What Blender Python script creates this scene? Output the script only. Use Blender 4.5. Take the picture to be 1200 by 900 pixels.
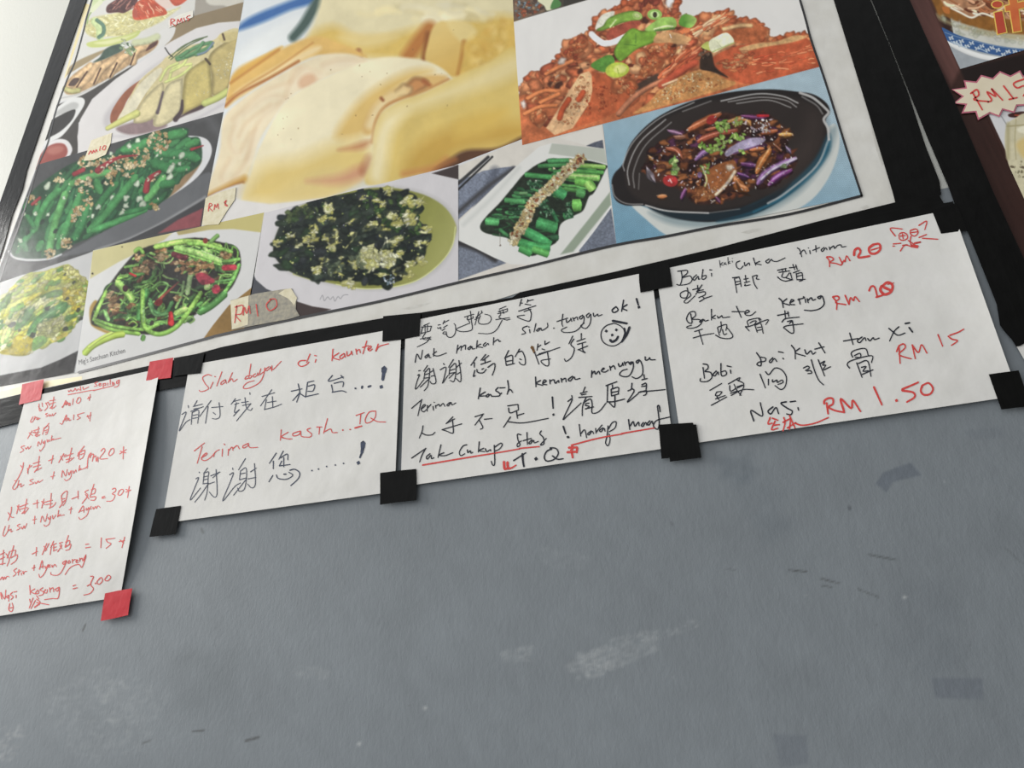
import bpy, bmesh, math, random
import numpy as np
from mathutils import Matrix, Vector

for _o in list(bpy.data.objects):
    bpy.data.objects.remove(_o)
SC = bpy.context.scene
COL = SC.collection

# ---------------- camera: a phone held low, looking up at the wall ----------------
F = 901.0                                    # focal length in pixels of a 1200-wide frame
PITCH, YAW, ROLL = -0.47425645, 0.29445546, -0.03798477
CAM_D, CAM_Z = 0.80, 1.50                    # distance from the wall, height above the ground
def rot(a, b, c):
    ca, sa, cb, sb, cc, sc = math.cos(a), math.sin(a), math.cos(b), math.sin(b), math.cos(c), math.sin(c)
    rx = np.array([[1, 0, 0], [0, ca, -sa], [0, sa, ca]])
    ry = np.array([[cb, 0, sb], [0, 1, 0], [-sb, 0, cb]])
    rz = np.array([[cc, -sc, 0], [sc, cc, 0], [0, 0, 1]])
    return rz @ rx @ ry
M = rot(PITCH, YAW, ROLL)                    # columns: wall right, wall down, into the wall
def axis(c):
    c = np.array(c, float)
    return Vector((c @ M[:, 0], c @ M[:, 2], -(c @ M[:, 1])))
cam = bpy.data.cameras.new('camera')
cam.sensor_width = 36.0
cam.lens = F/1200*36
cam.clip_start = 0.01
cam_o = bpy.data.objects.new('camera', cam)
COL.objects.link(cam_o)
R, UP, BK = axis((1, 0, 0)), axis((0, -1, 0)), axis((0, 0, -1))
cam_o.matrix_world = Matrix(((R.x, UP.x, BK.x, 0), (R.y, UP.y, BK.y, -CAM_D), (R.z, UP.z, BK.z, CAM_Z), (0, 0, 0, 1)))
SC.camera = cam_o

# ---------------- light: overcast daylight, the open street side is to the left ----------------
SC.view_settings.view_transform = 'Standard'
SC.view_settings.look = 'None'
SC.view_settings.gamma = 1.0
SC.view_settings.use_curve_mapping = False
SC.view_settings.exposure = EXPOSURE = 0.0
world = bpy.data.worlds.new('sky')
SC.world = world
world.use_nodes = True
wn, wl = world.node_tree.nodes, world.node_tree.links
wn.clear()
tc = wn.new('ShaderNodeTexCoord')
dot = wn.new('ShaderNodeVectorMath'); dot.operation = 'DOT_PRODUCT'
dot.inputs[1].default_value = Vector((-0.9, -0.2, 0.38)).normalized()
ramp = wn.new('ShaderNodeValToRGB')
ramp.color_ramp.elements[0].position = 0.42; ramp.color_ramp.elements[0].color = (0.2, 0.2, 0.2, 1)
ramp.color_ramp.elements[1].position = 1.0; ramp.color_ramp.elements[1].color = (1.5, 1.53, 1.56, 1)
mr = wn.new('ShaderNodeMapRange'); mr.inputs['From Min'].default_value = -1; mr.inputs['From Max'].default_value = 1
bg = wn.new('ShaderNodeBackground'); bg.inputs['Strength'].default_value = SKY = 0.98
wo = wn.new('ShaderNodeOutputWorld')
wl.new(tc.outputs['Generated'], dot.inputs[0]); wl.new(dot.outputs['Value'], mr.inputs['Value'])
wl.new(mr.outputs['Result'], ramp.inputs['Fac']); wl.new(ramp.outputs['Color'], bg.inputs['Color'])
wl.new(bg.outputs['Background'], wo.inputs['Surface'])
def area_light(name, loc, aim, size, power, color):
    l = bpy.data.lights.new(name, 'AREA'); l.shape = 'RECTANGLE'; l.size, l.size_y = size; l.energy = power; l.color = color
    o = bpy.data.objects.new(name, l); COL.objects.link(o)
    o.location = loc
    o.rotation_euler = (Vector(aim)-Vector(loc)).to_track_quat('-Z', 'Y').to_euler()
    return o
area_light('street_opening_daylight', (-3.0, -0.62, 2.9), (0.0, 0, 2.0), (0.9, 1.4), 84, (1.0, 0.985, 0.95))

GAIN = 1.0                                   # how bright a white print shows under this light
# ------------------------------------------------------------------
# the printed pictures on the vinyl banners: a small raster painter.
# Its colours become per-vertex print colours of the flat picture panels.
# ------------------------------------------------------------------
S = 1.5
U0, V0, U1, V1 = -70, -150, 1300, 520
CW, CH = int((U1-U0)*S), int((V1-V0)*S)
CAN = np.full((CH, CW, 3), 215.0, np.float32)
rng = np.random.default_rng(7)
TR = [0.0, 0.0, 1.0]

def Z(x0, y0, k):
    TR[:] = [x0, y0, k]

def to_c(p):
    p = np.asarray(p, np.float64).reshape(-1, 2)
    return np.stack([(TR[0]+p[:, 0]/TR[2]-U0)*S, (TR[1]+p[:, 1]/TR[2]-V0)*S], 1)

def wd(w):
    return w/TR[2]*S

def catmull(p, n=6, closed=False):
    p = np.asarray(p, np.float64)
    if len(p) < 3:
        return p
    q = np.vstack([p[-1:], p, p[:2]]) if closed else np.vstack([2*p[0]-p[1], p, 2*p[-1]-p[-2]])
    out = []
    for i in range(1, len(q)-2):
        a, b, c, d = q[i-1], q[i], q[i+1], q[i+2]
        for t in np.linspace(0, 1, n, endpoint=False):
            out.append(.5*((2*b)+(-a+c)*t+(2*a-5*b+4*c-d)*t*t+(-a+3*b-3*c+d)*t**3))
    if not closed:
        out.append(q[-2])
    return np.array(out)

_NT = rng.random((256, 256)).astype(np.float32)
def vnoise(x, y):
    xi, yi = np.floor(x).astype(int), np.floor(y).astype(int)
    fx, fy = x-xi, y-yi
    fx, fy = fx*fx*(3-2*fx), fy*fy*(3-2*fy)
    g = lambda a, b: _NT[a & 255, b & 255]
    return (g(xi, yi)*(1-fx)+g(xi+1, yi)*fx)*(1-fy)+(g(xi, yi+1)*(1-fx)+g(xi+1, yi+1)*fx)*fy

def fbm(x, y, sc, ang=0, st=1, oc=4):
    c, s = math.cos(ang), math.sin(ang)
    a, b = (x*c+y*s)/(sc*st), (-x*s+y*c)/sc
    r, amp, tot = 0, 1, 0
    for i in range(oc):
        r = r+amp*vnoise(a+17.3*i, b+9.1*i); tot += amp; amp *= .55; a = a*2.03; b = b*2.03
    return r/tot*2-1

def win(pts, pad):
    x0, y0 = np.floor(pts.min(0)-pad).astype(int); x1, y1 = np.ceil(pts.max(0)+pad).astype(int)+1
    x0, y0, x1, y1 = max(x0, 0), max(y0, 0), min(x1, CW), min(y1, CH)
    if x1 <= x0 or y1 <= y0:
        return None
    X, Y = np.meshgrid(np.arange(x0, x1)+.0, np.arange(y0, y1)+.0)
    return (slice(y0, y1), slice(x0, x1)), X, Y

def seg_d(X, Y, P, closed):
    d = np.full(X.shape, 1e9); tt = np.zeros(X.shape); sd = np.zeros(X.shape)
    n = len(P)
    m = n if closed else n-1
    for i in range(m):
        a, b = P[i], P[(i+1) % n]
        ab = b-a; L = ab@ab+1e-9
        t = np.clip(((X-a[0])*ab[0]+(Y-a[1])*ab[1])/L, 0, 1)
        dx, dy = X-a[0]-t*ab[0], Y-a[1]-t*ab[1]
        dd = np.hypot(dx, dy)
        k = dd < d
        d = np.where(k, dd, d); tt = np.where(k, (i+t)/m, tt)
        sd = np.where(k, np.sign(ab[0]*dy-ab[1]*dx), sd)
    return d, tt, sd

def inside(X, Y, P):
    r = np.zeros(X.shape, bool); n = len(P)
    for i in range(n):
        a, b = P[i], P[(i+1) % n]
        c = (a[1] > Y) != (b[1] > Y)
        with np.errstate(divide='ignore', invalid='ignore'):
            xx = (b[0]-a[0])*(Y-a[1])/(b[1]-a[1]+1e-12)+a[0]
        r ^= c & (X < xx)
    return r

def cov(P, X, Y, soft):
    d, _, _ = seg_d(X, Y, P, True)
    s = np.where(inside(X, Y, P), d, -d)
    return np.clip(s/(2*soft)+.5, 0, 1), s

def put(w, a, col):
    CAN[w] += (col-CAN[w])*a[..., None]

def shade_col(col, X, Y, tex):
    c = np.zeros(X.shape+(3,))+np.asarray(col, float)
    if tex:
        for t in tex:
            sc, amp = t[0], t[1]
            ang, st = (t[2], t[3]) if len(t) > 3 else (0, 1)
            n = fbm(X, Y, wd(sc), ang, st)
            if len(t) > 4:            # towards another colour
                m = np.clip(n*1.6+t[5] if len(t) > 5 else n*1.6, 0, 1)*amp
                c = c+(np.asarray(t[4], float)-c)*m[..., None]
            else:
                c = c*(1+n[..., None]*amp)
    return c

def poly(pts, col, soft=2, a=1, sm=True, tex=None, g=None, bev=0):
    P = to_c(pts)
    if sm: P = catmull(P, 5, True)
    so = max(wd(soft), .5)
    w = win(P, so+1)
    if not w: return
    sl, X, Y = w
    c, s = cov(P, X, Y, so)
    cc = shade_col(col, X, Y, tex)
    if g:                              # ((x,y),(x,y), colour) gradient to a second printed tone
        A, B = to_c([g[0], g[1]]); ab = B-A
        t = np.clip(((X-A[0])*ab[0]+(Y-A[1])*ab[1])/(ab@ab), 0, 1)
        cc = cc+(np.asarray(g[2], float)-cc)*t[..., None]
    if bev:
        k = np.clip(s/wd(bev), 0, 1)
        cc = cc*(.72+.28*k[..., None])
    put(sl, c*a, cc)

def line(pts, w, col, soft=2, a=1, tube=.25, w2=None, sm=True, tex=None, end=0):
    P = to_c(pts)
    if sm: P = catmull(P, 6)
    if w2 is None: w2 = w
    W, W2 = wd(w)/2, wd(w2)/2
    so = max(wd(soft), .45)
    wn = win(P, max(W, W2)+so+1)
    if not wn: return
    sl, X, Y = wn
    d, t, sd = seg_d(X, Y, P, False)
    ww = W+(W2-W)*t
    if end:                            # cut or pointed ends
        L = np.hypot(*np.diff(P, axis=0).T).sum()
        ww = ww*np.clip(np.minimum(t, 1-t)*L/(end*max(W, W2)), 0, 1)**.6
    c = np.clip((ww-d)/(2*so)+.5, 0, 1)
    cc = shade_col(col, X, Y, tex)
    if tube:
        q = np.clip(d/np.maximum(ww, .3), 0, 1)*sd
        cc = cc*(1+tube*(.55-1.1*q*q-.45*q))[..., None]
    put(sl, c*a, np.clip(cc, 0, 255))

def ell(x, y, rx, ry, ang=0, col=(0, 0, 0), soft=2, a=1, **k):
    t = np.linspace(0, 2*math.pi, 22, endpoint=False)
    c, s = math.cos(math.radians(ang)), math.sin(math.radians(ang))
    poly([(x+rx*math.cos(q)*c-ry*math.sin(q)*s, y+rx*math.cos(q)*s+ry*math.sin(q)*c) for q in t], col, soft, a, False, **k)

def blob(x, y, r, col, el=1, ang=0, rough=.3, soft=2, a=1, bev=.5, hl=0):
    n = 9; t = np.linspace(0, 2*math.pi, n, endpoint=False)
    rr = r*(1+rough*rng.uniform(-1, 1, n)); c, s = math.cos(ang), math.sin(ang)
    px, py = rr*np.cos(t)*math.sqrt(el), rr*np.sin(t)/math.sqrt(el)
    q = np.stack([x+px*c-py*s, y+px*s+py*c], 1)
    poly(q, col, soft, a, True, bev=bev*r)
    if hl:
        m = np.array([x-.16*r, y-.22*r]); poly(m+(q-[x, y])*.5, np.clip(np.array(col)*(1+hl)+12*hl, 0, 255), max(soft, r*.22), a*.8)

def in_poly(x, y, P):
    return bool(inside(np.array([[x]]), np.array([[y]]), np.asarray(P, float))[0, 0])

def scatter(region, n, r, cols, el=(1, 2), ang=(0, 3.14), soft=2, rough=.35, a=1, bev=.5, hl=0):
    P = np.asarray(region, float); lo, hi = P.min(0), P.max(0); k = 0; tries = 0
    while k < n and tries < 40*n:
        tries += 1
        x, y = rng.uniform(lo, hi)
        if not in_poly(x, y, P): continue
        c = np.array(cols[rng.integers(len(cols))], float)*rng.uniform(.9, 1.1)
        blob(x, y, rng.uniform(*r), np.clip(c, 0, 255), rng.uniform(*el), rng.uniform(*ang), rough, soft, a, bev, hl); k += 1

def cluster(x, y, r, n, rad, cols, **k):
    t = np.linspace(0, 6.28, 14)
    scatter([(x+r*math.cos(q), y+r*math.sin(q)) for q in t], n, rad, cols, **k)

def strands(region, n, L, w, cols, ang, dang=.3, bend=.3, soft=2, tube=.3, a=1, end=.9):
    P = np.asarray(region, float); lo, hi = P.min(0), P.max(0); k = 0; tries = 0
    while k < n and tries < 40*n:
        tries += 1
        x, y = rng.uniform(lo, hi)
        if not in_poly(x, y, P): continue
        l = rng.uniform(*L)/2; t = ang+rng.uniform(-dang, dang); b = rng.uniform(-bend, bend)*l
        dx, dy = math.cos(t), math.sin(t)
        pts = [(x-dx*l, y-dy*l), (x-dy*b, y+dx*b), (x+dx*l, y+dy*l)]
        pts = [q for q in pts if True]
        if not (in_poly(*pts[0], P) and in_poly(*pts[2], P)):
            l *= .5; pts = [(x-dx*l, y-dy*l), (x-dy*b*.5, y+dx*b*.5), (x+dx*l, y+dy*l)]
            if not (in_poly(*pts[0], P) and in_poly(*pts[2], P)): continue
        c = np.array(cols[rng.integers(len(cols))], float)*rng.uniform(.9, 1.1)
        ww = rng.uniform(*w)
        line(pts, ww, np.clip(c, 0, 255), soft, a, tube, ww*rng.uniform(.5, 1), end=end); k += 1

def grain(region, layers, soft=8):
    """uneven print tone over a region: (scale, amount[, angle, stretch])"""
    P = catmull(to_c(region), 5, True)
    w = win(P, 2)
    if not w: return
    sl, X, Y = w
    c, _ = cov(P, X, Y, max(wd(soft), .5))
    k = np.ones(X.shape)
    for t in layers:
        ang, st = (t[2], t[3]) if len(t) > 3 else (0, 1)
        k = k*(1+t[1]*fbm(X+37*t[0], Y, wd(t[0]), ang, st))
    CAN[sl] *= (1+(k-1)*c)[..., None]
    np.clip(CAN[sl], 0, 255, out=CAN[sl])

def sample(u, v):
    x = np.clip((np.asarray(u)-U0)*S, 0, CW-1.001); y = np.clip((np.asarray(v)-V0)*S, 0, CH-1.001)
    xi, yi = x.astype(int), y.astype(int); fx, fy = (x-xi)[..., None], (y-yi)[..., None]
    g = CAN
    return (g[yi, xi]*(1-fx)+g[yi, xi+1]*fx)*(1-fy)+(g[yi+1, xi]*(1-fx)+g[yi+1, xi+1]*fx)*fy
def paint_chicken():
    # roast meat on rice, upper left
    Z(60, 0, 5)
    poly([(-100, 700), (120, -900), (1240, -900), (1110, 20), (700, 160), (300, 300), (140, 370)], (221, 219, 211), sm=False)
    poly([(840, 70), (880, -500), (1300, -500), (1120, 14), (830, 100)], (168, 160, 146), sm=False)
    poly([(900, -20), (1000, -400), (1300, -400), (1120, 14), (1010, 32)], (212, 207, 192), sm=True, soft=6)
    ell(330, -260, 330, 240, -20, (205, 200, 150), tex=[(30, .12)])
    ell(620, -330, 240, 190, -20, (190, 95, 60), tex=[(40, .2)])
    rice = [(200, 150), (240, 105), (330, 85), (480, 60), (560, 90), (700, 60), (760, 40), (690, 95), (640, 130), (520, 185), (430, 210), (330, 215), (260, 222), (205, 195)]
    poly(rice, (218, 210, 146), soft=6, tex=[(18, .1)])
    strands(rice, 150, (18, 34), (6, 10), [(238, 233, 184), (228, 220, 160), (200, 190, 118), (212, 203, 135)], -.2, .9, soft=2.5, tube=.12)
    poly([(205, 140), (215, 90), (265, 30), (330, -10), (250, -10), (235, 40)], (208, 222, 165), soft=4, tex=[(30, .06)])
    line([(210, 140), (225, 85), (285, 15), (300, 0)], 7, (150, 178, 105), tube=0)
    line([(240, 60), (290, 10)], 26, (226, 232, 190), tube=0)
    line([(255, 125), (285, 165), (285, 215)], 46, (202, 220, 152), soft=3, tube=.1)
    line([(268, 118), (305, 150), (306, 195), (280, 218)], 22, (92, 128, 104), soft=3, tube=.15)
    poly([(213, 250), (330, 226), (440, 205), (520, 178), (500, 215), (420, 250), (330, 272), (230, 277)], (202, 212, 118), soft=4)
    poly([(250, 252), (340, 235), (450, 212), (500, 195), (420, 235), (330, 260)], (229, 231, 165), soft=6)
    dm = [(325, 40), (360, 10), (420, -20), (500, -20), (495, 30), (430, 75), (390, 72), (330, 75)]
    poly(dm, (92, 48, 44), soft=3, tex=[(22, .35)])
    strands(dm, 22, (20, 60), (6, 12), [(140, 85, 75), (65, 30, 30), (165, 110, 95)], -.7, .3)
    rm = [(490, 30), (540, -10), (600, -10), (680, 75), (600, 100), (510, 118), (478, 100)]
    poly(rm, (214, 84, 48), soft=3, tex=[(26, .18)])
    strands(rm, 26, (20, 50), (5, 10), [(230, 120, 80), (195, 60, 35), (240, 160, 125)], .8, .4)
    poly([(480, 100), (478, 60), (500, 50), (505, 100)], (190, 80, 55), soft=3)
    poly([(600, -10), (690, -10), (720, 30), (690, 50), (650, 40)], (232, 208, 194), soft=4)
    poly([(690, -30), (810, -30), (770, 20), (720, 32)], (210, 82, 50), soft=3, tex=[(20, .2)])
    # plate of cut chicken, table
    poly([(700, 150), (830, 95), (1128, 12), (1112, 130), (980, 160), (650, 290), (725, 180)], (150, 130, 96), sm=False, tex=[(200, .07)])
    poly([(60, 460), (140, 365), (330, 285), (240, 350), (100, 440)], (166, 146, 106), soft=4)
    poly([(-60, 1000), (20, 620), (180, 555), (500, 370), (250, 600), (160, 720), (155, 895), (60, 1000)], (76, 72, 67), sm=False, tex=[(60, .1)])
    pl2 = [(95, 440), (300, 320), (480, 240), (700, 160), (726, 182), (690, 245), (600, 305), (470, 385), (300, 490), (170, 562), (60, 592), (20, 600), (60, 500)]
    poly(pl2, (223, 221, 215), soft=3)
    line([(60, 575), (180, 545), (320, 465), (470, 375)], 7, (190, 188, 184), tube=0, soft=4)
    sc = [(75, 515), (110, 455), (200, 388), (300, 350), (480, 270), (622, 232), (600, 290), (480, 365), (350, 450), (240, 508), (150, 548), (90, 552)]
    poly(sc, (188, 153, 108), soft=4, tex=[(30, .16), (60, .1)])
    for q in ([(110, 500), (180, 430), (230, 385)], [(165, 500), (230, 440), (280, 370)], [(250, 480), (300, 400), (370, 350)], [(345, 440), (380, 380), (440, 320)], [(480, 365), (500, 300), (560, 270)]):
        line(q, 42, (203, 168, 122), soft=5, tube=.35, tex=[(20, .12)])
    for q in ([(250, 490), (290, 400)], [(345, 450), (385, 370)], [(465, 380), (490, 310)], [(150, 510), (210, 420)]):
        line(q, 9, (82, 55, 40), soft=3, tube=0)
    poly([(100, 500), (130, 460), (165, 460), (140, 500)], (85, 62, 52), soft=3)
    poly([(555, 300), (580, 260), (622, 235), (615, 265)], (95, 55, 45), soft=3)
    line([(80, 520), (120, 535), (160, 530)], 30, (170, 165, 105), soft=5)
    poly([(285, 335), (310, 295), (350, 270), (410, 258), (420, 292), (370, 320), (290, 355), (245, 365)], (66, 88, 74), soft=4, tex=[(25, .2)])
    cluster(450, 272, 48, 24, (8, 14), [(225, 232, 215), (150, 175, 120), (110, 140, 100), (205, 210, 150)], el=(1, 3))
    line([(490, 250), (560, 240), (620, 215)], 40, (200, 205, 160), soft=7, tube=.1)
    # soy dish and chili dish
    poly([(-30, 680), (40, 625), (110, 578), (180, 572), (195, 610), (140, 700), (70, 790), (10, 825), (-60, 850)], (226, 226, 222), soft=3)
    poly([(-20, 690), (50, 640), (120, 600), (160, 610), (140, 645), (60, 670)], (188, 188, 184), soft=6)
    poly([(-30, 730), (60, 672), (130, 642), (142, 655), (120, 705), (60, 765), (0, 800), (-40, 820)], (58, 56, 53), soft=3)
    Z(0, 130, 4.615)
    poly([(190, 300), (240, 195), (300, 155), (360, 158), (390, 200), (382, 235), (355, 262)], (226, 223, 221), soft=3)
    poly([(180, 315), (235, 215), (290, 178), (345, 178), (366, 215), (350, 252), (300, 272)], (164, 82, 72), soft=4)
    ell(300, 212, 45, 22, -12, (184, 110, 96), soft=8)
    Z(60, 0, 5)
    # large plate with steamed chicken
    poly([(160, 898), (153, 800), (170, 700), (240, 580), (380, 460), (600, 310), (700, 245), (850, 165), (980, 133), (1115, 122), (1080, 400), (1010, 660), (330, 860)], (225, 221, 218), sm=False, soft=3)
    poly([(320, 760), (310, 680), (400, 560), (520, 440), (700, 320), (680, 330), (520, 470), (400, 620), (350, 720)], (203, 198, 198), soft=12)
    line([(340, 800), (600, 790), (800, 720), (1010, 610)], 10, (204, 199, 201), tube=0, soft=10)
    poly([(348, 718), (355, 650), (430, 540), (520, 470), (535, 478), (450, 580), (405, 680), (372, 718)], (160, 95, 66), soft=3, tex=[(30, .1)])
    poly([(380, 752), (490, 712), (600, 680), (680, 735), (570, 778), (450, 788)], (150, 126, 126), soft=8, tex=[(30, .1)])
    ck = [(385, 715), (440, 610), (520, 470), (640, 370), (680, 330), (800, 270), (950, 235), (1000, 192), (1105, 178), (1080, 400), (1040, 520), (945, 560), (900, 610), (780, 665), (720, 700), (640, 740), (600, 735), (590, 690), (490, 722), (480, 690)]
    poly(ck, (221, 206, 150), soft=3, tex=[(40, .06)])
    poly([(388, 710), (450, 600), (530, 480), (630, 400), (645, 425), (560, 540), (490, 660), (480, 690)], (233, 225, 192), soft=4, tex=[(40, .05)])
    poly([(500, 650), (560, 560), (640, 488), (660, 500), (655, 550), (605, 688), (490, 722)], (228, 213, 158), soft=4, tex=[(40, .06)], bev=20)
    poly([(650, 560), (690, 490), (760, 462), (770, 480), (765, 620), (722, 698), (640, 740), (602, 730), (605, 690)], (226, 213, 162), soft=4, tex=[(40, .06)], bev=20)
    poly([(775, 500), (800, 420), (910, 345), (930, 380), (942, 560), (900, 605), (785, 665), (765, 655)], (214, 195, 114), soft=4, tex=[(50, .08)], bev=24)
    poly([(925, 330), (1000, 260), (1100, 215), (1085, 330), (1045, 510), (948, 560), (940, 440)], (206, 186, 116), soft=4, tex=[(50, .08)], bev=22)
    poly([(980, 220), (1010, 195), (1100, 185), (1095, 225), (1010, 250)], (216, 198, 132), soft=4)
    scatter([(960, 390), (1060, 300), (1060, 420), (980, 480)], 40, (3, 7), [(236, 226, 180), (228, 214, 160)], a=.7)
    scatter([(800, 480), (900, 420), (930, 540), (800, 600)], 20, (2, 5), [(236, 226, 180)], a=.6)
    line([(655, 540), (632, 630), (622, 660)], 12, (98, 84, 88), tube=0, soft=4, w2=20)
    line([(768, 590), (762, 650), (728, 700)], 14, (78, 62, 64), tube=0, soft=4, w2=30)
    line([(905, 345), (930, 375)], 14, (85, 70, 50), tube=0, soft=3)
    line([(1005, 200), (1015, 232)], 12, (95, 75, 55), tube=0, soft=3)
    line([(515, 490), (640, 375)], 6, (205, 190, 150), tube=0, soft=3)
    line([(560, 545), (490, 660)], 6, (190, 170, 120), tube=0, soft=3)
    line([(785, 668), (900, 610), (945, 565)], 8, (165, 115, 65), tube=0, soft=3)
    poly([(725, 705), (790, 660), (905, 605), (890, 635), (790, 675)], (88, 70, 70), soft=5)
    line([(330, 752), (400, 715), (500, 665)], 26, (196, 196, 112), soft=3, w2=44)
    line([(900, 605), (970, 575), (1035, 535)], 40, (192, 198, 112), soft=3)
    for q in ([(690, 470), (720, 395), (820, 375)], [(640, 470), (680, 400), (740, 370)], [(670, 480), (760, 440), (820, 390)], [(700, 420), (770, 380), (800, 330)]):
        line(q, 16, (206, 214, 128), soft=4, tube=.2)
    for q in ([(735, 340), (850, 275), (930, 250)], [(740, 350), (830, 320), (940, 270)], [(790, 330), (850, 300), (890, 250)], [(850, 320), (900, 300), (940, 250)], [(760, 330), (800, 300)]):
        line(q, 20, (86, 134, 88), soft=4, tube=.35)
    line([(860, 320), (910, 300), (950, 250)], 12, (110, 130, 150), soft=4)
    for q in ([(690, 340), (780, 265), (915, 213)], [(700, 350), (800, 270), (890, 225)], [(740, 300), (830, 240), (910, 215)]):
        line(q, 6, (92, 112, 70), soft=2, tube=0)
    line([(667, 280), (690, 315), (710, 332)], 7, (58, 58, 54), tube=0)
    grain(ck, [(60, .08), (14, .06)])
    grain(sc, [(20, .2)])
    grain(rice, [(12, .12)])

def paint_beans():
    Z(0, 130, 4.615)
    poly([(-60, 1000), (205, 290), (420, 225), (1215, -5), (1130, 560), (1090, 640), (505, 760), (0, 930)], (79, 79, 79), sm=False, tex=[(120, .1), (20, .05)])
    line([(900, 60), (1100, 30), (1180, 120)], 40, (100, 100, 102), soft=20, tube=0, a=.7)
    poly([(300, 800), (700, 575), (900, 465), (1130, 330), (1112, 470), (850, 610), (700, 690), (520, 752), (330, 790)], (106, 108, 111), soft=6, tex=[(100, .06)])
    line([(520, 752), (700, 690), (900, 590), (1110, 465)], 12, (152, 153, 154), tube=0, soft=6)
    poly([(540, 750), (700, 695), (900, 600), (1105, 480), (1090, 620), (870, 660)], (70, 70, 72), soft=3, sm=False)
    poly([(855, 662), (960, 590), (1098, 525), (1082, 625)], (160, 74, 80), soft=4, sm=False, tex=[(40, .1)])
    poly([(1000, 148), (1060, 136), (1120, 155), (1146, 205), (1130, 270), (1080, 345), (1000, 412), (900, 472), (950, 410), (1030, 320), (1080, 250)], (224, 224, 224), soft=3)
    poly([(880, 465), (950, 380), (1030, 310), (1090, 265), (1060, 325), (985, 410), (905, 472)], (166, 130, 86), soft=5, tex=[(30, .12)])
    line([(48, 760), (75, 790), (150, 806), (260, 800), (330, 775)], 13, (205, 207, 207), tube=0, soft=3)
    R = [(60, 755), (80, 690), (105, 640), (130, 500), (170, 440), (250, 370), (420, 270), (640, 222), (700, 160), (880, 100), (1010, 92), (1020, 140), (1080, 150), (1090, 270), (1030, 330), (960, 370), (930, 440), (880, 490), (700, 580), (500, 680), (400, 722), (330, 770), (250, 795), (100, 792)]
    poly(R, (44, 88, 56), soft=4, tex=[(40, .2)])
    G = [(64, 148, 74), (50, 126, 64), (84, 164, 80), (56, 138, 72)]
    strands(R, 90, (80, 200), (26, 36), [(48, 112, 62), (58, 132, 70), (40, 100, 58)], -1.0, .35, .15, soft=3)
    strands([(700, 170), (1000, 100), (1080, 200), (1000, 330), (760, 330)], 30, (70, 130), (30, 44), [(48, 112, 62), (58, 132, 70)], -.3, .5, .2, soft=3)
    B = [([(265, 762), (300, 600), (360, 430)], 40, 2), ([(310, 750), (380, 580), (440, 440)], 38, 0), ([(400, 702), (450, 600), (480, 490)], 40, 3),
         ([(470, 660), (570, 560), (660, 450), (745, 345)], 40, 0), ([(490, 650), (640, 595), (800, 525)], 34, 0), ([(120, 720), (200, 620), (290, 480)], 36, 1),
         ([(180, 660), (250, 500), (330, 420)], 38, 0), ([(370, 402), (460, 362), (612, 326)], 36, 2), ([(515, 365), (545, 450)], 44, 0),
         ([(520, 530), (580, 450), (640, 385)], 38, 1), ([(785, 490), (840, 420), (895, 345)], 40, 2), ([(810, 275), (880, 300), (960, 320)], 60, 1),
         ([(830, 225), (950, 232), (1085, 260)], 52, 3), ([(1000, 190), (1080, 158)], 40, 0), ([(650, 215), (740, 195), (810, 155)], 44, 0),
         ([(860, 405), (950, 385)], 46, 1), ([(900, 140), (1012, 112)], 52, 0), ([(950, 325), (1030, 305)], 36, 3), ([(140, 560), (190, 640)], 30, 1),
         ([(640, 560), (760, 530), (860, 480)], 30, 1), ([(100, 700), (150, 760)], 40, 1), ([(200, 760), (235, 700)], 40, 0), ([(680, 280), (740, 290)], 48, 1)]
    for q, w, k in B:
        line(q, w, G[k], soft=3, tube=.3, tex=[(30, .08)], end=.8)
    for x, y in ((560, 380), (150, 660), (300, 650), (480, 610), (230, 600)):
        blob(x, y, 12, (34, 62, 44), 2, -1, soft=4)
    gar = [(208, 178, 112), (222, 196, 138), (188, 146, 84), (230, 212, 165)]
    for x, y, r, n in ((480, 285, 55, 34), (640, 285, 55, 34), (760, 252, 55, 34), (860, 165, 60, 44), (460, 400, 50, 28), (600, 365, 40, 20), (430, 545, 32, 16), (360, 715, 30, 16), (270, 772, 25, 12), (320, 362, 28, 12), (840, 510, 28, 10), (545, 300, 40, 14), (180, 480, 30, 8), (480, 490, 28, 10), (700, 320, 40, 16), (400, 580, 20, 8), (820, 350, 26, 8)):
        cluster(x, y, r, n, (6, 12), gar, soft=2, el=(1, 2))
    line([(528, 322), (580, 285), (650, 250), (742, 240)], 34, (158, 38, 44), soft=3, w2=8)
    line([(402, 342), (450, 318)], 26, (160, 44, 50), soft=3)
    line([(790, 430), (805, 370), (862, 330)], 36, (158, 42, 48), soft=3, w2=22)
    line([(1036, 208), (1098, 188)], 18, (170, 45, 50), soft=3, w2=6)
    line([(175, 505), (215, 470)], 18, (160, 50, 50), soft=3)
    for x, y in ((580, 290), (600, 270), (550, 305), (840, 350), (850, 340)):
        blob(x, y, 7, (228, 200, 175), 1.6, -.5)
    for x, y, r, e in ((258, 405, 18, 1.4), (740, 395, 18, 1.6), (925, 310, 22, 2), (920, 355, 20, 1.4), (980, 240, 18, 1.6), (972, 285, 10, 1), (755, 475, 18, 1.2), (775, 505, 18, 1.2), (680, 470, 18, 1.1), (680, 512, 17, 1.3), (660, 548, 15, 2), (530, 520, 14, 1.3), (605, 465, 13, 1.6), (850, 242, 9, 2), (345, 470, 10, 1), (130, 560, 12, 1.4), (190, 555, 12, 1), (110, 700, 14, 1), (260, 560, 11, 1.6), (745, 160, 14, 1.2), (700, 190, 14, 1.2), (600, 230, 10, 1), (500, 570, 12, 1)):
        blob(x, y, r, (206, 224, 190), e, -.9, soft=3)
    scatter(R, 45, (3, 7), [(222, 226, 190), (205, 215, 165)], a=.85)
    grain(R, [(45, .2), (16, .1), (7, .1)])

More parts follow.
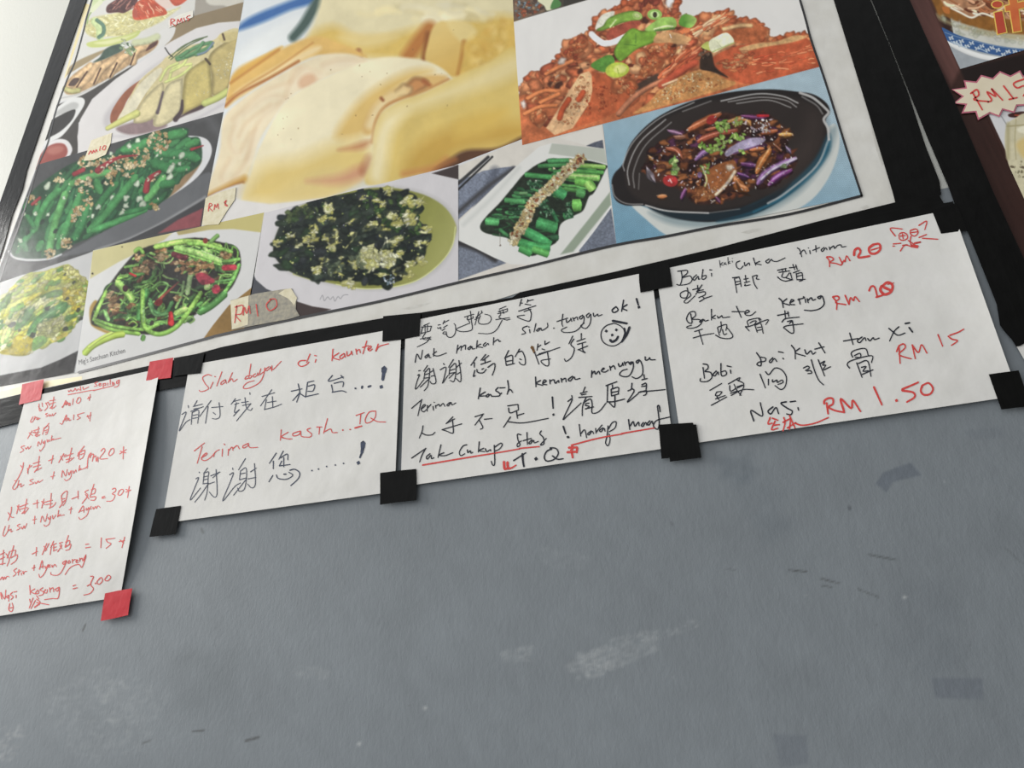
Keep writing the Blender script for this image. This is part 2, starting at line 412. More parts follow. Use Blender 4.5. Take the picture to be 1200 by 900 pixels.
def paint_cabbage():
    Z(0, 280, 6)
    poly([(-400, 500), (-60, 330), (0, 290), (130, 255), (330, 220), (470, 170), (655, 85), (520, 930), (-100, 1200)], (223, 223, 221), sm=False, tex=[(200, .03)])
    poly([(290, 905), (430, 845), (550, 785), (520, 940), (280, 1000)], (62, 60, 60), sm=False, soft=3)
    poly([(-300, 1120), (-300, 1030), (0, 960), (290, 905), (300, 1000), (0, 1100)], (66, 64, 64), sm=False)
    cb = [(-200, 560), (0, 420), (60, 370), (140, 280), (220, 240), (330, 222), (460, 180), (500, 190), (560, 250), (620, 300), (612, 400), (600, 510), (560, 570), (500, 640), (460, 690), (370, 730), (300, 760), (230, 790), (180, 820), (80, 817), (0, 800), (-200, 800)]
    poly(cb, (182, 188, 66), soft=4, tex=[(50, .14), (20, .08)])
    strands(cb, 260, (60, 170), (22, 44), [(206, 196, 60), (196, 200, 84), (156, 184, 76), (112, 156, 70), (216, 216, 150), (186, 192, 90), (92, 140, 66)], -.62, .35, .35, soft=5, tube=.28)
    for q, c in (([(180, 690), (235, 575), (330, 500), (460, 440), (472, 490), (420, 540), (300, 585), (230, 690)], (94, 158, 82)),
                 ([(100, 640), (150, 520), (230, 470), (240, 510), (170, 610)], (110, 166, 86)), ([(0, 470), (50, 390), (90, 370), (40, 480)], (120, 168, 70)),
                 ([(280, 410), (380, 360), (460, 370), (400, 410)], (118, 164, 82)), ([(540, 560), (590, 500), (600, 520), (545, 590)], (110, 150, 70))):
        poly(q, c, soft=5, tex=[(40, .1)], bev=18)
    line([(200, 680), (300, 560), (440, 470)], 6, (140, 190, 120), soft=3, tube=0)
    strands([(30, 600), (120, 560), (100, 700), (0, 760)], 12, (80, 150), (20, 30), [(160, 195, 90), (205, 205, 110)], -1.0, .2)
    scatter([(250, 640), (420, 540), (460, 600), (330, 720)], 50, (14, 26), [(205, 208, 130), (190, 195, 110), (214, 214, 160)], el=(1, 2.4), ang=(-1, 0), soft=4)
    scatter([(440, 380), (470, 330), (560, 320), (600, 400), (540, 500), (480, 450)], 40, (16, 28), [(224, 204, 62), (212, 190, 50), (228, 216, 110)], el=(1, 2), soft=4)
    scatter([(450, 190), (510, 200), (620, 310), (600, 480), (540, 480)], 50, (10, 22), [(205, 205, 90), (222, 215, 130), (190, 200, 80)], soft=4)
    poly([(80, 745), (125, 672), (240, 702), (222, 750), (205, 812), (80, 817)], (226, 206, 48), soft=4, tex=[(50, .08)], bev=15)
    poly([(0, 795), (70, 770), (90, 810), (20, 812)], (214, 196, 60), soft=4)
    poly([(238, 700), (312, 684), (315, 735), (270, 770), (228, 785)], (128, 180, 84), soft=4, tex=[(30, .1)])
    poly([(365, 712), (460, 655), (470, 680), (380, 725)], (222, 205, 80), soft=4)
    scatter(cb, 70, (8, 18), [(232, 230, 180), (226, 220, 150)], el=(1.2, 3), ang=(-1.1, -.2), soft=4, a=.8)
    for x, y, r in ((85, 600, 22), (232, 675, 20), (520, 305, 12), (460, 630, 18), (455, 250, 10), (550, 500, 16), (140, 640, 10), (330, 490, 18), (470, 420, 14), (570, 560, 14)):
        blob(x, y, r, (58, 66, 44), 1.6, -.6, soft=4)
    grain(cb, [(80, .22, -.6, 2), (22, .22), (9, .16)])

def paint_kangkong():
    Z(90, 250, 5.4545)
    poly([(98, 235), (1200, -20), (1095, 740), (820, 800), (-20, 1020)], (226, 225, 221), sm=False)
    poly([(98, 240), (630, 108), (560, 170), (270, 310), (85, 418)], (215, 205, 140), soft=4, sm=False, tex=[(150, .06)])
    blob(100, 385, 7, (60, 50, 40)); blob(290, 215, 5, (120, 110, 70))
    poly([(630, 108), (1200, -10), (1176, 122), (1000, 100), (850, 105), (650, 140)], (186, 168, 104), soft=4, sm=False, g=((700, 100), (950, 80), (214, 200, 118)), tex=[(80, .05)])
    poly([(810, 800), (870, 715), (970, 590), (1130, 465), (1110, 760)], (166, 126, 66), sm=False, tex=[(120, .1), (15, .06)])
    R = [(90, 690), (110, 600), (190, 480), (240, 410), (300, 335), (400, 235), (560, 185), (760, 155), (900, 180), (1020, 215), (1050, 310), (1030, 400), (960, 510), (800, 620), (620, 730), (450, 775), (230, 740), (120, 720)]
    poly([(84, 600), (130, 560), (150, 720), (230, 760), (200, 770), (110, 730), (84, 690)], (190, 150, 60), soft=5)
    poly(R, (54, 52, 44), soft=5, tex=[(40, .25)])
    strands([(150, 560), (300, 350), (480, 240), (520, 420), (400, 700), (180, 690)], 46, (60, 160), (14, 26), [(70, 118, 56), (96, 146, 70), (60, 96, 52), (48, 74, 46)], -.6, .8, .5, soft=3)
    strands([(420, 250), (900, 190), (1030, 260), (1000, 420), (880, 380), (600, 290)], 46, (60, 170), (14, 28), [(104, 160, 66), (140, 188, 92), (80, 130, 62), (70, 108, 58)], .2, .5, .4, soft=3)
    strands([(420, 560), (640, 600), (900, 470), (960, 500), (700, 700), (450, 740)], 34, (70, 150), (14, 26), [(80, 134, 62), (110, 162, 74), (58, 92, 52)], -.5, .7, .5, soft=3)
    strands(R, 90, (50, 130), (14, 28), [(62, 96, 50), (48, 74, 44), (80, 124, 58), (92, 62, 46)], -.4, 1.0, .6, soft=4)
    strands(R, 50, (60, 160), (8, 15), [(112, 164, 72), (92, 142, 64), (140, 186, 92)], -.5, 1.0, .7, soft=3)
    L = [([(620, 215), (760, 250), (930, 312)], 46, (152, 206, 98)), ([(620, 240), (760, 280), (920, 330)], 18, (120, 175, 75)), ([(490, 218), (700, 180), (930, 215)], 44, (150, 196, 82)), ([(700, 190), (820, 200), (1000, 250)], 34, (128, 182, 72)),
         ([(250, 430), (300, 485), (365, 560)], 56, (140, 190, 82)), ([(930, 310), (1000, 300), (1045, 290)], 28, (110, 165, 72)),
         ([(190, 490), (135, 610), (105, 690)], 30, (132, 182, 72)), ([(110, 690), (220, 742), (410, 772)], 32, (126, 176, 66)), ([(120, 680), (250, 722), (430, 742), (530, 705)], 28, (120, 172, 68)),
         ([(40, 905), (110, 840), (230, 785), (310, 770)], 50, (165, 192, 62)), ([(70, 860), (150, 800), (230, 760)], 22, (186, 206, 86)),
         ([(800, 640), (900, 560), (1000, 420), (1042, 320)], 28, (100, 160, 70)), ([(770, 640), (860, 590), (960, 505)], 52, (80, 140, 66)),
         ([(480, 480), (530, 440), (580, 455), (560, 500), (520, 540)], 18, (112, 168, 82)), ([(465, 540), (490, 620), (560, 645), (615, 560)], 32, (74, 130, 70)), ([(455, 570), (500, 650), (590, 640)], 20, (96, 150, 84)),
         ([(400, 690), (415, 590), (455, 480)], 56, (68, 130, 60)), ([(420, 480), (420, 640), (440, 735), (530, 772), (640, 722), (740, 590), (800, 498)], 36, (132, 186, 72)),
         ([(705, 525), (730, 378)], 38, (152, 196, 112)), ([(630, 610), (670, 520), (685, 430)], 22, (126, 170, 92)), ([(620, 645), (710, 605)], 44, (150, 190, 92)),
         ([(690, 700), (720, 660), (750, 680), (720, 705)], 14, (120, 160, 84)), ([(330, 710), (360, 690), (385, 715), (350, 735)], 12, (134, 180, 72)), ([(175, 620), (205, 690)], 34, (118, 170, 86)),
         ([(365, 250), (400, 225), (430, 262)], 30, (120, 170, 66)), ([(340, 330), (360, 390), (440, 385)], 22, (84, 140, 62)), ([(300, 345), (400, 330)], 22, (110, 160, 72)), ([(255, 420), (330, 400)], 20, (126, 180, 72)),
         ([(850, 190), (880, 160), (910, 135)], 32, (112, 160, 76)), ([(945, 240), (955, 190), (970, 240)], 10, (110, 158, 70)), ([(990, 240), (1000, 212), (1028, 240), (1025, 290)], 14, (100, 150, 60)), ([(820, 490), (850, 450)], 50, (150, 190, 100)), ([(870, 440), (1000, 420)], 18, (96, 150, 76)), ([(430, 775), (418, 818)], 34, (88, 142, 62))]
    for q, w, c in L:
        line(q, w*.86, c, soft=3, tube=.38, tex=[(40, .07)], end=.7)
        if w > 26: line([(x-w*.1, y-w*.12) for x, y in q], w*.14, np.clip(np.array(c)*1.2+26, 0, 255), soft=4, tube=0, a=.7, end=3)
    line([(800, 240), (920, 290)], 8, (196, 226, 150), tube=0, soft=3); line([(430, 600), (425, 690)], 8, (150, 200, 130), tube=0, soft=4)
    gb = [(196, 154, 96), (178, 128, 76), (214, 178, 124), (150, 104, 66)]
    for x, y, r, n in ((540, 265, 42, 18), (450, 340, 46, 20), (690, 325, 60, 20), (780, 352, 60, 14), (840, 335, 30, 8), (230, 535, 36, 12), (235, 600, 36, 12), (390, 352, 26, 8), (950, 265, 32, 10), (640, 545, 18, 5), (350, 595, 16, 4), (390, 280, 24, 6)):
        cluster(x, y, r, n, (9, 18), gb, el=(1, 2.6), ang=(-.8, .4), soft=3)
    line([(600, 640), (602, 700)], 28, (196, 40, 42), soft=3, w2=42)
    line([(508, 575), (560, 520), (650, 440)], 26, (150, 66, 52), soft=3, w2=10); ell(525, 570, 26, 20, -40, (140, 42, 40))
    poly([(760, 400), (800, 378), (860, 410), (880, 440), (800, 455)], (188, 52, 68), soft=4, tex=[(20, .12)])
    line([(945, 348), (1005, 345)], 38, (198, 54, 70), soft=3); ell(890, 485, 27, 30, 20, (186, 56, 74)); ell(822, 175, 16, 18, 0, (160, 62, 52)); line([(620, 262), (690, 285)], 36, (124, 52, 62), soft=4); line([(340, 385), (375, 400)], 16, (176, 40, 40)); ell(310, 480, 18, 22, 0, (70, 36, 40))
    scatter(R, 40, (2.5, 5), [(226, 232, 200), (200, 215, 170)], a=.6)
    grain(R, [(90, .35), (26, .35), (10, .22)])
    poly([(420, 330), (560, 300), (760, 400), (900, 380), (820, 480), (620, 520), (560, 420)], (62, 60, 66), soft=50, a=.45)

def paint_spinach():
    Z(300, 190, 5)
    poly([(45, 295), (640, 40), (1185, 20), (1190, 740), (430, 870), (-60, 1020), (-10, 700)], (216, 212, 213), sm=False)
    poly([(1030, 66), (1190, 15), (1190, 102)], (72, 61, 60), sm=False, soft=3)
    poly([(-60, 560), (0, 690), (60, 742), (130, 772), (90, 800), (-90, 800)], (82, 84, 90), sm=False, soft=3)
    poly([(225, 812), (330, 845), (440, 862), (320, 910), (-60, 1000), (-60, 790), (90, 790)], (74, 62, 60), sm=False, soft=3)
    el = [(105, 480), (140, 380), (190, 300), (300, 240), (500, 180), (740, 148), (950, 180), (1090, 250), (1165, 350), (1168, 430), (1100, 570), (960, 682), (820, 727), (640, 742), (470, 716), (330, 682), (200, 640), (120, 560)]
    poly([(x+(14 if x > 600 else -6), y+(10 if y > 450 else -10)) for x, y in el], (196, 193, 190), soft=14)
    poly(el, (146, 148, 70), soft=5, tex=[(90, .08)], g=((950, 300), (1150, 400), (172, 172, 96)))
    line([(1168, 380), (1150, 490), (1080, 590), (960, 684), (820, 728), (640, 742), (470, 716)], 6, (222, 226, 150), tube=0, soft=2)
    line([(330, 690), (220, 655)], 9, (190, 190, 110), tube=0, soft=4)
    R = [(102, 480), (150, 350), (200, 282), (300, 255), (400, 212), (500, 190), (720, 160), (830, 168), (930, 190), (960, 260), (950, 330), (1030, 420), (1000, 500), (980, 560), (880, 620), (850, 690), (740, 717), (620, 702), (400, 692), (300, 680), (200, 640), (120, 570)]
    poly(R, (46, 54, 48), soft=5, tex=[(60, .25)])
    scatter(R, 240, (16, 40), [(40, 50, 42), (52, 66, 50), (34, 42, 40), (62, 74, 62), (48, 70, 46), (58, 64, 66), (44, 52, 54)], el=(1, 2.6), ang=(-.9, .3), soft=5)
    scatter([(560, 170), (900, 190), (950, 300), (980, 450), (820, 400), (640, 260)], 60, (8, 20), [(62, 92, 48), (86, 112, 60), (48, 74, 42)], el=(1, 2), soft=3)
    scatter([(180, 290), (380, 260), (340, 330), (180, 350)], 20, (10, 22), [(70, 94, 56), (92, 108, 66)], soft=4)
    Y = [(214, 210, 132), (204, 200, 112), (226, 224, 166), (190, 186, 96)]
    E = [(660, 560, 62, 1), (745, 545, 44, 1.1), (780, 575, 36, 1), (680, 600, 40, 1.4), (570, 600, 30, .7), (362, 632, 30, 2.2), (325, 462, 30, 2.4), (240, 486, 26, 1.6), (440, 490, 34, .6), (415, 440, 26, .8), (470, 430, 26, .5), (425, 265, 36, .7), (385, 330, 28, 1.6), (450, 335, 20, 1), (740, 402, 34, 2), (815, 455, 36, 2), (830, 362, 34, 1.6), (885, 235, 40, .9), (915, 330, 40, 1.1), (890, 300, 24, 1), (1005, 395, 34, 1.5), (945, 480, 26, 1), (990, 470, 18, 1.6), (965, 585, 30, .7), (900, 590, 30, 1.2), (830, 640, 28, .9), (892, 664, 30, 1.7), (205, 440, 24, 1.4), (128, 468, 24, 1.3), (840, 545, 28, .8), (700, 225, 18, 2), (790, 305, 28, .7), (682, 372, 30, 1.6), (640, 400, 14, 2), (340, 400, 30, .6), (560, 350, 20, 2.4), (740, 240, 22, .8), (770, 612, 20, .8), (395, 570, 22, 1.2), (480, 625, 34, 1.6), (550, 715, 40, 2), (960, 240, 30, 1.3), (720, 320, 14, 1), (610, 475, 10, 1), (770, 170, 30, 2), (620, 215, 16, 2), (300, 450, 22, 1.6), (500, 560, 12, 1.6), (740, 660, 22, 3)]
    for x, y, r, e in E:
        blob(x, y, r*.8, Y[rng.integers(4)], e*1.2, rng.uniform(-.6, .1), .6, 5)
        cluster(x+rng.uniform(-8, 8), y+rng.uniform(-6, 6), r*.95, int(r*.3)+1, (r*.12+2, r*.3+3), Y+[(236, 234, 196)], soft=4, el=(1, 3), ang=(-.9, .3), rough=.5)
    line([(585, 415), (560, 460), (520, 510)], 18, (196, 192, 120), soft=4, w2=6); ell(570, 425, 22, 16, 20, (214, 208, 134), soft=4)
    line([(760, 420), (755, 470), (735, 520)], 9, (222, 220, 180), soft=3); line([(765, 440), (772, 500)], 8, (222, 220, 180), soft=3)
    cluster(670, 555, 70, 30, (9, 18), [(226, 226, 184), (214, 212, 150), (196, 196, 130)], soft=3)
    cluster(770, 560, 50, 20, (9, 16), [(228, 228, 190), (210, 208, 146)], soft=3)
    scatter([(420, 600), (600, 540), (640, 620), (440, 660)], 20, (10, 24), [(120, 132, 96), (96, 108, 84)], soft=6)
    scatter(R, 90, (3, 8), [(206, 206, 130), (180, 186, 110), (150, 165, 90)], a=.9)
    scatter(R, 70, (1.6, 3.4), [(232, 234, 236)], a=.8)
    cluster(785, 692, 36, 26, (3, 9), [(214, 222, 228), (120, 140, 150), (60, 70, 74)])
    line([(375, 805), (390, 780), (400, 812), (420, 790), (435, 805), (452, 788), (462, 815), (480, 788), (495, 800), (512, 780), (540, 776)], 2.5, (120, 120, 124), tube=0, soft=1.5)
    scatter(R, 70, (12, 30), [(40, 50, 44), (50, 62, 50), (36, 44, 42)], el=(1.2, 3), ang=(-.9, .3), soft=5, a=.75)
    grain(R, [(60, .2), (20, .16), (8, .1)])

def paint_choysum():
    Z(530, 140, 6)
    poly([(42, 330), (500, 140), (1060, 10), (1160, 900), (42, 1140)], (217, 210, 198), sm=False, tex=[(40, .03)])
    poly([(42, 330), (495, 140), (640, 172), (440, 335), (200, 375), (42, 415)], (218, 211, 198), sm=False, soft=3, tex=[(60, .03)])
    felt = [(100, .06), (10, .22)]
    poly([(42, 425), (130, 400), (215, 362), (350, 338), (446, 328), (430, 352), (42, 705)], (122, 131, 150), sm=False, soft=3, tex=felt)
    line([(180, 600), (280, 420), (300, 360)], 60, (84, 90, 106), soft=20, tube=0, a=.7, tex=[(10, .2)])
    line([(42, 650), (240, 480), (430, 345)], 30, (70, 70, 74), soft=12, tube=0)
    line([(42, 492), (150, 390), (282, 262)], 14, (44, 44, 46), tube=0, soft=3); line([(42, 450), (150, 355), (252, 265)], 22, (58, 58, 60), tube=0, soft=4); line([(120, 400), (270, 266)], 4, (170, 170, 168), tube=0)
    poly([(760, 130), (1045, 38), (1062, 148), (940, 182)], (222, 217, 206), sm=False)
    poly([(940, 186), (1000, 160), (1057, 143), (1066, 206)], (88, 94, 108), sm=False, tex=felt)
    poly([(1115, 610), (1160, 900), (900, 960), (890, 910)], (112, 120, 136), sm=False, tex=felt)
    poly([(42, 860), (220, 930), (380, 1010), (42, 1130)], (116, 124, 140), sm=False, tex=felt)
    line([(42, 866), (180, 915), (300, 985)], 40, (58, 56, 58), soft=12, tube=0)
    poly([(42, 722), (240, 530), (440, 338), (610, 192), (700, 166), (880, 188), (1072, 206), (1116, 612), (870, 935), (600, 1020), (420, 1020), (300, 975), (160, 905), (42, 850)], (223, 222, 215), sm=False, soft=3)
    line([(470, 340), (250, 580), (80, 740)], 26, (206, 207, 200), soft=14, tube=0)
    poly([(700, 168), (1072, 207), (1088, 312), (920, 272), (676, 240)], (184, 189, 174), sm=False, soft=4)
    poly([(1108, 510), (1116, 600), (850, 930), (760, 950), (960, 700)], (150, 165, 141), sm=False, soft=5)
    line([(1116, 612), (980, 800), (860, 950)], 12, (232, 231, 226), tube=0)
    R = [(195, 750), (240, 680), (330, 590), (430, 470), (520, 370), (660, 290), (870, 278), (1080, 320), (1075, 360), (1000, 510), (960, 545), (920, 640), (850, 680), (760, 740), (740, 850), (690, 890), (560, 960), (470, 880), (380, 832), (230, 797)]
    poly(R, (40, 50, 38), soft=4, tex=[(50, .25)])
    strands(R, 60, (50, 140), (12, 24), [(36, 70, 42), (48, 88, 52), (30, 44, 34)], .3, .6, .3, soft=4)
    strands([(640, 300), (1060, 330), (960, 520), (700, 560)], 26, (120, 220), (18, 34), [(58, 132, 66), (82, 152, 70), (46, 108, 58)], .15, .12, .1, soft=4)
    strands([(240, 700), (560, 380), (700, 400), (500, 700)], 26, (80, 160), (16, 30), [(44, 92, 54), (36, 70, 44), (60, 128, 70)], .1, .2, .2, soft=4)
    T = [([(670, 292), (840, 288)], 30, (60, 132, 72)), ([(600, 328), (820, 320)], 28, (56, 122, 62)), ([(890, 322), (1078, 336)], 30, (120, 182, 72)), ([(860, 362), (1066, 374)], 28, (72, 148, 62)),
         ([(508, 388), (700, 406)], 32, (62, 144, 72)), ([(810, 398), (1040, 412)], 42, (122, 186, 82)), ([(860, 430), (960, 452), (990, 500)], 56, (92, 162, 62)), ([(940, 440), (990, 500)], 50, (136, 190, 84)),
         ([(365, 566), (512, 580)], 34, (72, 152, 82)), ([(230, 715), (330, 725)], 46, (70, 152, 82)), ([(490, 775), (600, 830), (690, 890)], 64, (58, 150, 80)), ([(590, 722), (740, 768)], 74, (58, 142, 76)),
         ([(460, 860), (600, 900), (690, 900)], 56, (56, 142, 72)), ([(700, 490), (800, 540)], 64, (52, 132, 72)), ([(870, 512), (935, 530)], 54, (72, 142, 72)), ([(840, 605), (912, 600)], 78, (100, 176, 72)),
         ([(780, 685), (850, 665)], 46, (48, 114, 62)), ([(470, 520), (530, 518)], 22, (86, 130, 80)), ([(690, 830), (750, 830)], 40, (40, 80, 50)), ([(330, 770), (390, 820)], 24, (56, 120, 66)), ([(700, 640), (740, 720)], 26, (44, 110, 64)), ([(470, 900), (560, 945)], 50, (64, 150, 72)), ([(560, 910), (680, 950)], 46, (80, 160, 72))]
    for q, w, c in T:
        line(q, w*1.12, c, soft=3, tube=.34, tex=[(40, .08)], end=.22)
        line([(x, y-w*.16) for x, y in q], w*.16, np.clip(np.array(c)*1.25+16, 0, 255), soft=4, tube=0, a=.6, end=3)
    line([(830, 392), (1020, 400)], 8, (206, 222, 140), tube=0, soft=4); line([(920, 318), (1070, 328)], 7, (190, 215, 120), tube=0, soft=4)
    for x, y in ((560, 460), (600, 450), (650, 640), (680, 660), (810, 620), (460, 655), (820, 680), (650, 590)):
        cluster(x, y, 34, 12, (4, 12), [(70, 128, 84), (120, 170, 128), (40, 90, 56)], soft=3)
    path = catmull([(905, 272), (820, 350), (740, 430), (640, 520), (560, 600), (520, 690), (480, 760), (425, 855)], 12)
    for x, y in path:
        cluster(x, y, 34, 7, (9, 17), [(226, 206, 150), (236, 224, 184), (212, 182, 112), (222, 196, 130)], soft=3)
    for x, y in path[::5]:
        cluster(x, y-6, 30, 2, (6, 11), [(176, 110, 60), (150, 80, 46)], soft=3)
    cluster(890, 278, 24, 6, (8, 14), [(130, 60, 44), (190, 120, 70)])
    blob(715, 345, 10, (226, 220, 170)); blob(590, 430, 5, (220, 220, 200)); blob(338, 885, 6, (90, 60, 50)); line([(334, 800), (337, 890)], 3, (150, 140, 125), tube=0)
    grain(R, [(60, .22, .2, 2), (18, .2), (8, .12)])

def paint_braised():
    Z(600, 0, 6)
    poly([(10, 155), (540, -5), (3000, -900), (3000, 600), (60, 1100)], (216, 213, 207), sm=False, tex=[(400, .02)])
    poly([(0, -900), (1000, -900), (560, -10), (12, 152)], (80, 72, 58), sm=False, tex=[(40, .25)])
    poly([(0, 150), (0, -60), (180, -60), (235, 80), (100, 125)], (118, 92, 72), sm=False, tex=[(25, .3)])
    scatter([(20, 20), (180, 0), (220, 70), (30, 130)], 60, (6, 14), [(160, 80, 50), (120, 140, 150), (90, 70, 60), (190, 150, 110)])
    poly([(180, 5), (220, -20), (290, -10), (320, 40), (250, 75), (225, 40)], (224, 224, 180), soft=4); poly([(270, 60), (300, -10), (345, 20), (330, 50)], (80, 140, 70), soft=3)
    poly([(360, 45), (365, -60), (900, -200), (560, -10)], (62, 58, 50), sm=False)
    R = [(20, 900), (55, 640), (120, 530), (220, 500), (300, 420), (420, 270), (540, 230), (600, 120), (720, 50), (880, -20), (1060, -60), (1150, -20), (1150, 110), (1190, 150), (1290, 130), (1500, 70), (1550, 130), (1680, 140), (1790, 205), (1770, 262), (2010, 245), (2110, 290), (2160, 440), (2160, 700), (900, 1200), (20, 1200)]
    poly(R, (194, 98, 52), soft=5, tex=[(70, .2), (24, .12)])
    body = [(80, 640), (300, 440), (560, 250), (900, 100), (1150, 120), (1500, 120), (1700, 180), (1500, 500), (1000, 700), (600, 850), (150, 860)]
    sil = catmull(R[1:26], 4)
    for x, y in sil:
        if 60 < x < 2120: blob(x+rng.uniform(-10, 10), y+rng.uniform(4, 26), rng.uniform(18, 36), [(190, 92, 50), (206, 122, 72), (176, 78, 40)][rng.integers(3)], rng.uniform(1, 1.8), rng.uniform(-1, 0), .35, 5, hl=.2)
    scatter(body, 300, (22, 54), [(206, 110, 62), (184, 86, 46), (222, 150, 96), (160, 70, 40), (214, 126, 74), (198, 98, 54)], el=(1, 2.6), ang=(-1.2, .2), soft=5, bev=.7, hl=.24)
    scatter(body, 110, (5, 13), [(236, 186, 144), (112, 46, 28), (224, 150, 100)], el=(1, 3), ang=(-1.2, .2), soft=4)
    poly([(240, 900), (330, 760), (400, 640), (480, 520), (540, 500), (570, 540), (560, 700), (480, 820), (430, 900), (300, 950)], (222, 170, 116), soft=4, sm=False, tex=[(20, .12)])
    scatter([(300, 860), (480, 540), (550, 540), (540, 700), (400, 900)], 110, (4, 10), [(232, 188, 138), (196, 130, 78), (224, 172, 116), (186, 112, 66)], soft=2.5)
    for q in ([(335, 830), (355, 770), (400, 700)], [(470, 700), (500, 650)]): line(q, 40, (186, 72, 34), soft=5)
    poly([(560, 500), (640, 515), (730, 570), (830, 680), (770, 770), (600, 850), (430, 900), (540, 740), (565, 640)], (196, 88, 44), soft=4, sm=False, tex=[(30, .12), (90, .1)])
    scatter([(570, 560), (800, 690), (480, 860)], 50, (4, 10), [(206, 100, 52), (172, 64, 30)], soft=3)
    line([(750, 800), (850, 690), (960, 610), (1060, 570)], 40, (168, 100, 66), soft=5, tube=.4); line([(870, 620), (960, 570), (1020, 540)], 44, (74, 52, 40), soft=8, tube=0)
    for x, y, r in ((780, 590, 90), (830, 610, 60), (990, 450, 80), (1000, 350, 50), (940, 500, 50), (1150, 440, 60), (1100, 350, 60), (260, 650, 60), (150, 680, 70), (420, 380, 70), (480, 320, 60), (180, 820, 70), (300, 580, 40)):
        blob(x, y, r*.8, (200, 100, 52), 1.3, -.5, .25, 8, bev=.8, hl=.2); cluster(x, y, r*.7, 12, (7, 18), [(222, 144, 88), (186, 82, 40), (212, 122, 66), (166, 66, 34)], soft=4)
    for x, y, r in ((330, 600, 24), (270, 590, 18), (1110, 470, 22), (730, 400, 26), (1140, 320, 14), (950, 130, 30), (480, 500, 16)): blob(x, y, r, (84, 42, 28), 1.5, -.7, soft=8)
    for q in ([(110, 690), (220, 640), (330, 640)], [(200, 720), (330, 660)], [(90, 800), (200, 750), (310, 740)], [(240, 520), (330, 470), (420, 430)]): line(q, 30, (206, 112, 58), soft=6, tube=.35)
    blob(350, 430, 30, (226, 206, 190), 1.6, -.5, soft=8); blob(80, 730, 26, (212, 190, 176), .7, 0, soft=8)
    cluster(1090, 20, 90, 20, (14, 30), [(190, 90, 55), (216, 150, 110), (170, 70, 40)], soft=5); cluster(980, 20, 120, 26, (14, 34), [(176, 76, 44), (206, 108, 62), (146, 60, 40)], soft=5)
    blob(1110, 10, 34, (232, 224, 216), .7, 0, soft=6)
    line([(560, 240), (590, 270), (650, 305), (740, 285), (800, 235)], 44, (236, 231, 226), soft=4, tube=.12)
    poly([(590, 210), (600, 150), (640, 100), (720, 80), (690, 150)], (226, 222, 200), soft=5)
    poly([(598, 205), (640, 180), (690, 120), (840, 75), (912, 105), (900, 140), (780, 160), (680, 200), (610, 220)], (132, 180, 58), soft=4, tex=[(40, .12)], bev=15)
    line([(690, 190), (730, 140)], 10, (206, 222, 150), tube=0, soft=4); ell(880, 110, 36, 28, 20, (160, 196, 90)); ell(880, 108, 20, 14, 20, (196, 212, 130))
    poly([(665, 240), (700, 200), (820, 150), (900, 150), (880, 190), (720, 270), (670, 280)], (166, 70, 48), soft=4, tex=[(20, .15)])
    poly([(718, 360), (740, 310), (800, 230), (850, 198), (915, 218), (1005, 214), (1005, 290), (880, 345), (800, 410), (760, 432), (728, 400)], (124, 176, 46), soft=4, tex=[(40, .12)], bev=15)
    line([(790, 310), (870, 320)], 5, (80, 130, 40), tube=0, soft=3); line([(870, 240), (870, 300)], 7, (86, 136, 44), tube=0, soft=3)
    ell(1003, 102, 52, 38, 0, (134, 180, 74)); ell(1003, 102, 34, 24, 0, (178, 206, 124)); ell(1005, 104, 15, 20, 0, (60, 54, 34))
    poly([(935, 212), (1010, 145), (1060, 122), (1140, 126), (1152, 190), (1040, 215)], (148, 194, 80), soft=4, tex=[(40, .1)]); line([(1000, 205), (1080, 184), (1130, 186)], 12, (214, 226, 160), tube=0, soft=3); line([(1010, 215), (1140, 200)], 14, (84, 120, 50), tube=0, soft=4)
    poly([(555, 455), (620, 410), (690, 385), (722, 435), (670, 505), (590, 490)], (88, 150, 50), soft=4, tex=[(30, .12)]); ell(740, 492, 84, 54, -8, (186, 204, 58), soft=4); ell(760, 485, 46, 30, -8, (214, 214, 112), soft=8); line([(740, 480), (750, 520)], 6, (150, 170, 50), tube=0, soft=3)
    Z(760, 0, 6)
    poly([(40, 300), (60, 240), (160, 225), (270, 255), (300, 280), (240, 310), (150, 300)], (206, 150, 92), soft=5, tex=[(40, .12)])
    strands([(280, 220), (540, 80), (580, 130), (330, 270)], 40, (70, 150), (10, 20), [(214, 140, 90), (176, 72, 40), (226, 176, 130), (190, 92, 52)], -.55, .15, .2, soft=4)
    strands([(60, 560), (330, 280), (400, 330), (140, 560)], 30, (70, 150), (12, 24), [(190, 84, 46), (214, 124, 80), (150, 58, 34)], -.7, .2, .2, soft=4)
    poly([(520, 210), (600, 175), (700, 150), (720, 140), (830, 208), (800, 280), (700, 310), (560, 280)], (184, 92, 48), soft=5, tex=[(30, .25)]); line([(530, 205), (640, 180), (720, 180)], 30, (206, 160, 104), soft=8)
    poly([(212, 150), (255, 98), (338, 132), (300, 195), (225, 180)], (92, 158, 48), soft=3, g=((250, 150), (335, 150), (170, 200, 96)))
    poly([(455, 400), (640, 320), (900, 290), (1040, 245), (1130, 285), (1200, 430), (1200, 475), (740, 590), (560, 535), (470, 480)], (194, 82, 44), soft=4, tex=[(40, .12), (140, .08)])
    poly([(640, 340), (760, 305), (900, 290), (1030, 248), (1110, 262), (1000, 300), (820, 330), (680, 360)], (212, 160, 98), soft=6, tex=[(16, .15)])
    scatter([(480, 440), (700, 350), (760, 420), (620, 520)], 60, (7, 18), [(214, 138, 84), (176, 76, 42), (206, 112, 62)], el=(1.2, 3), ang=(-.5, .1), soft=4)
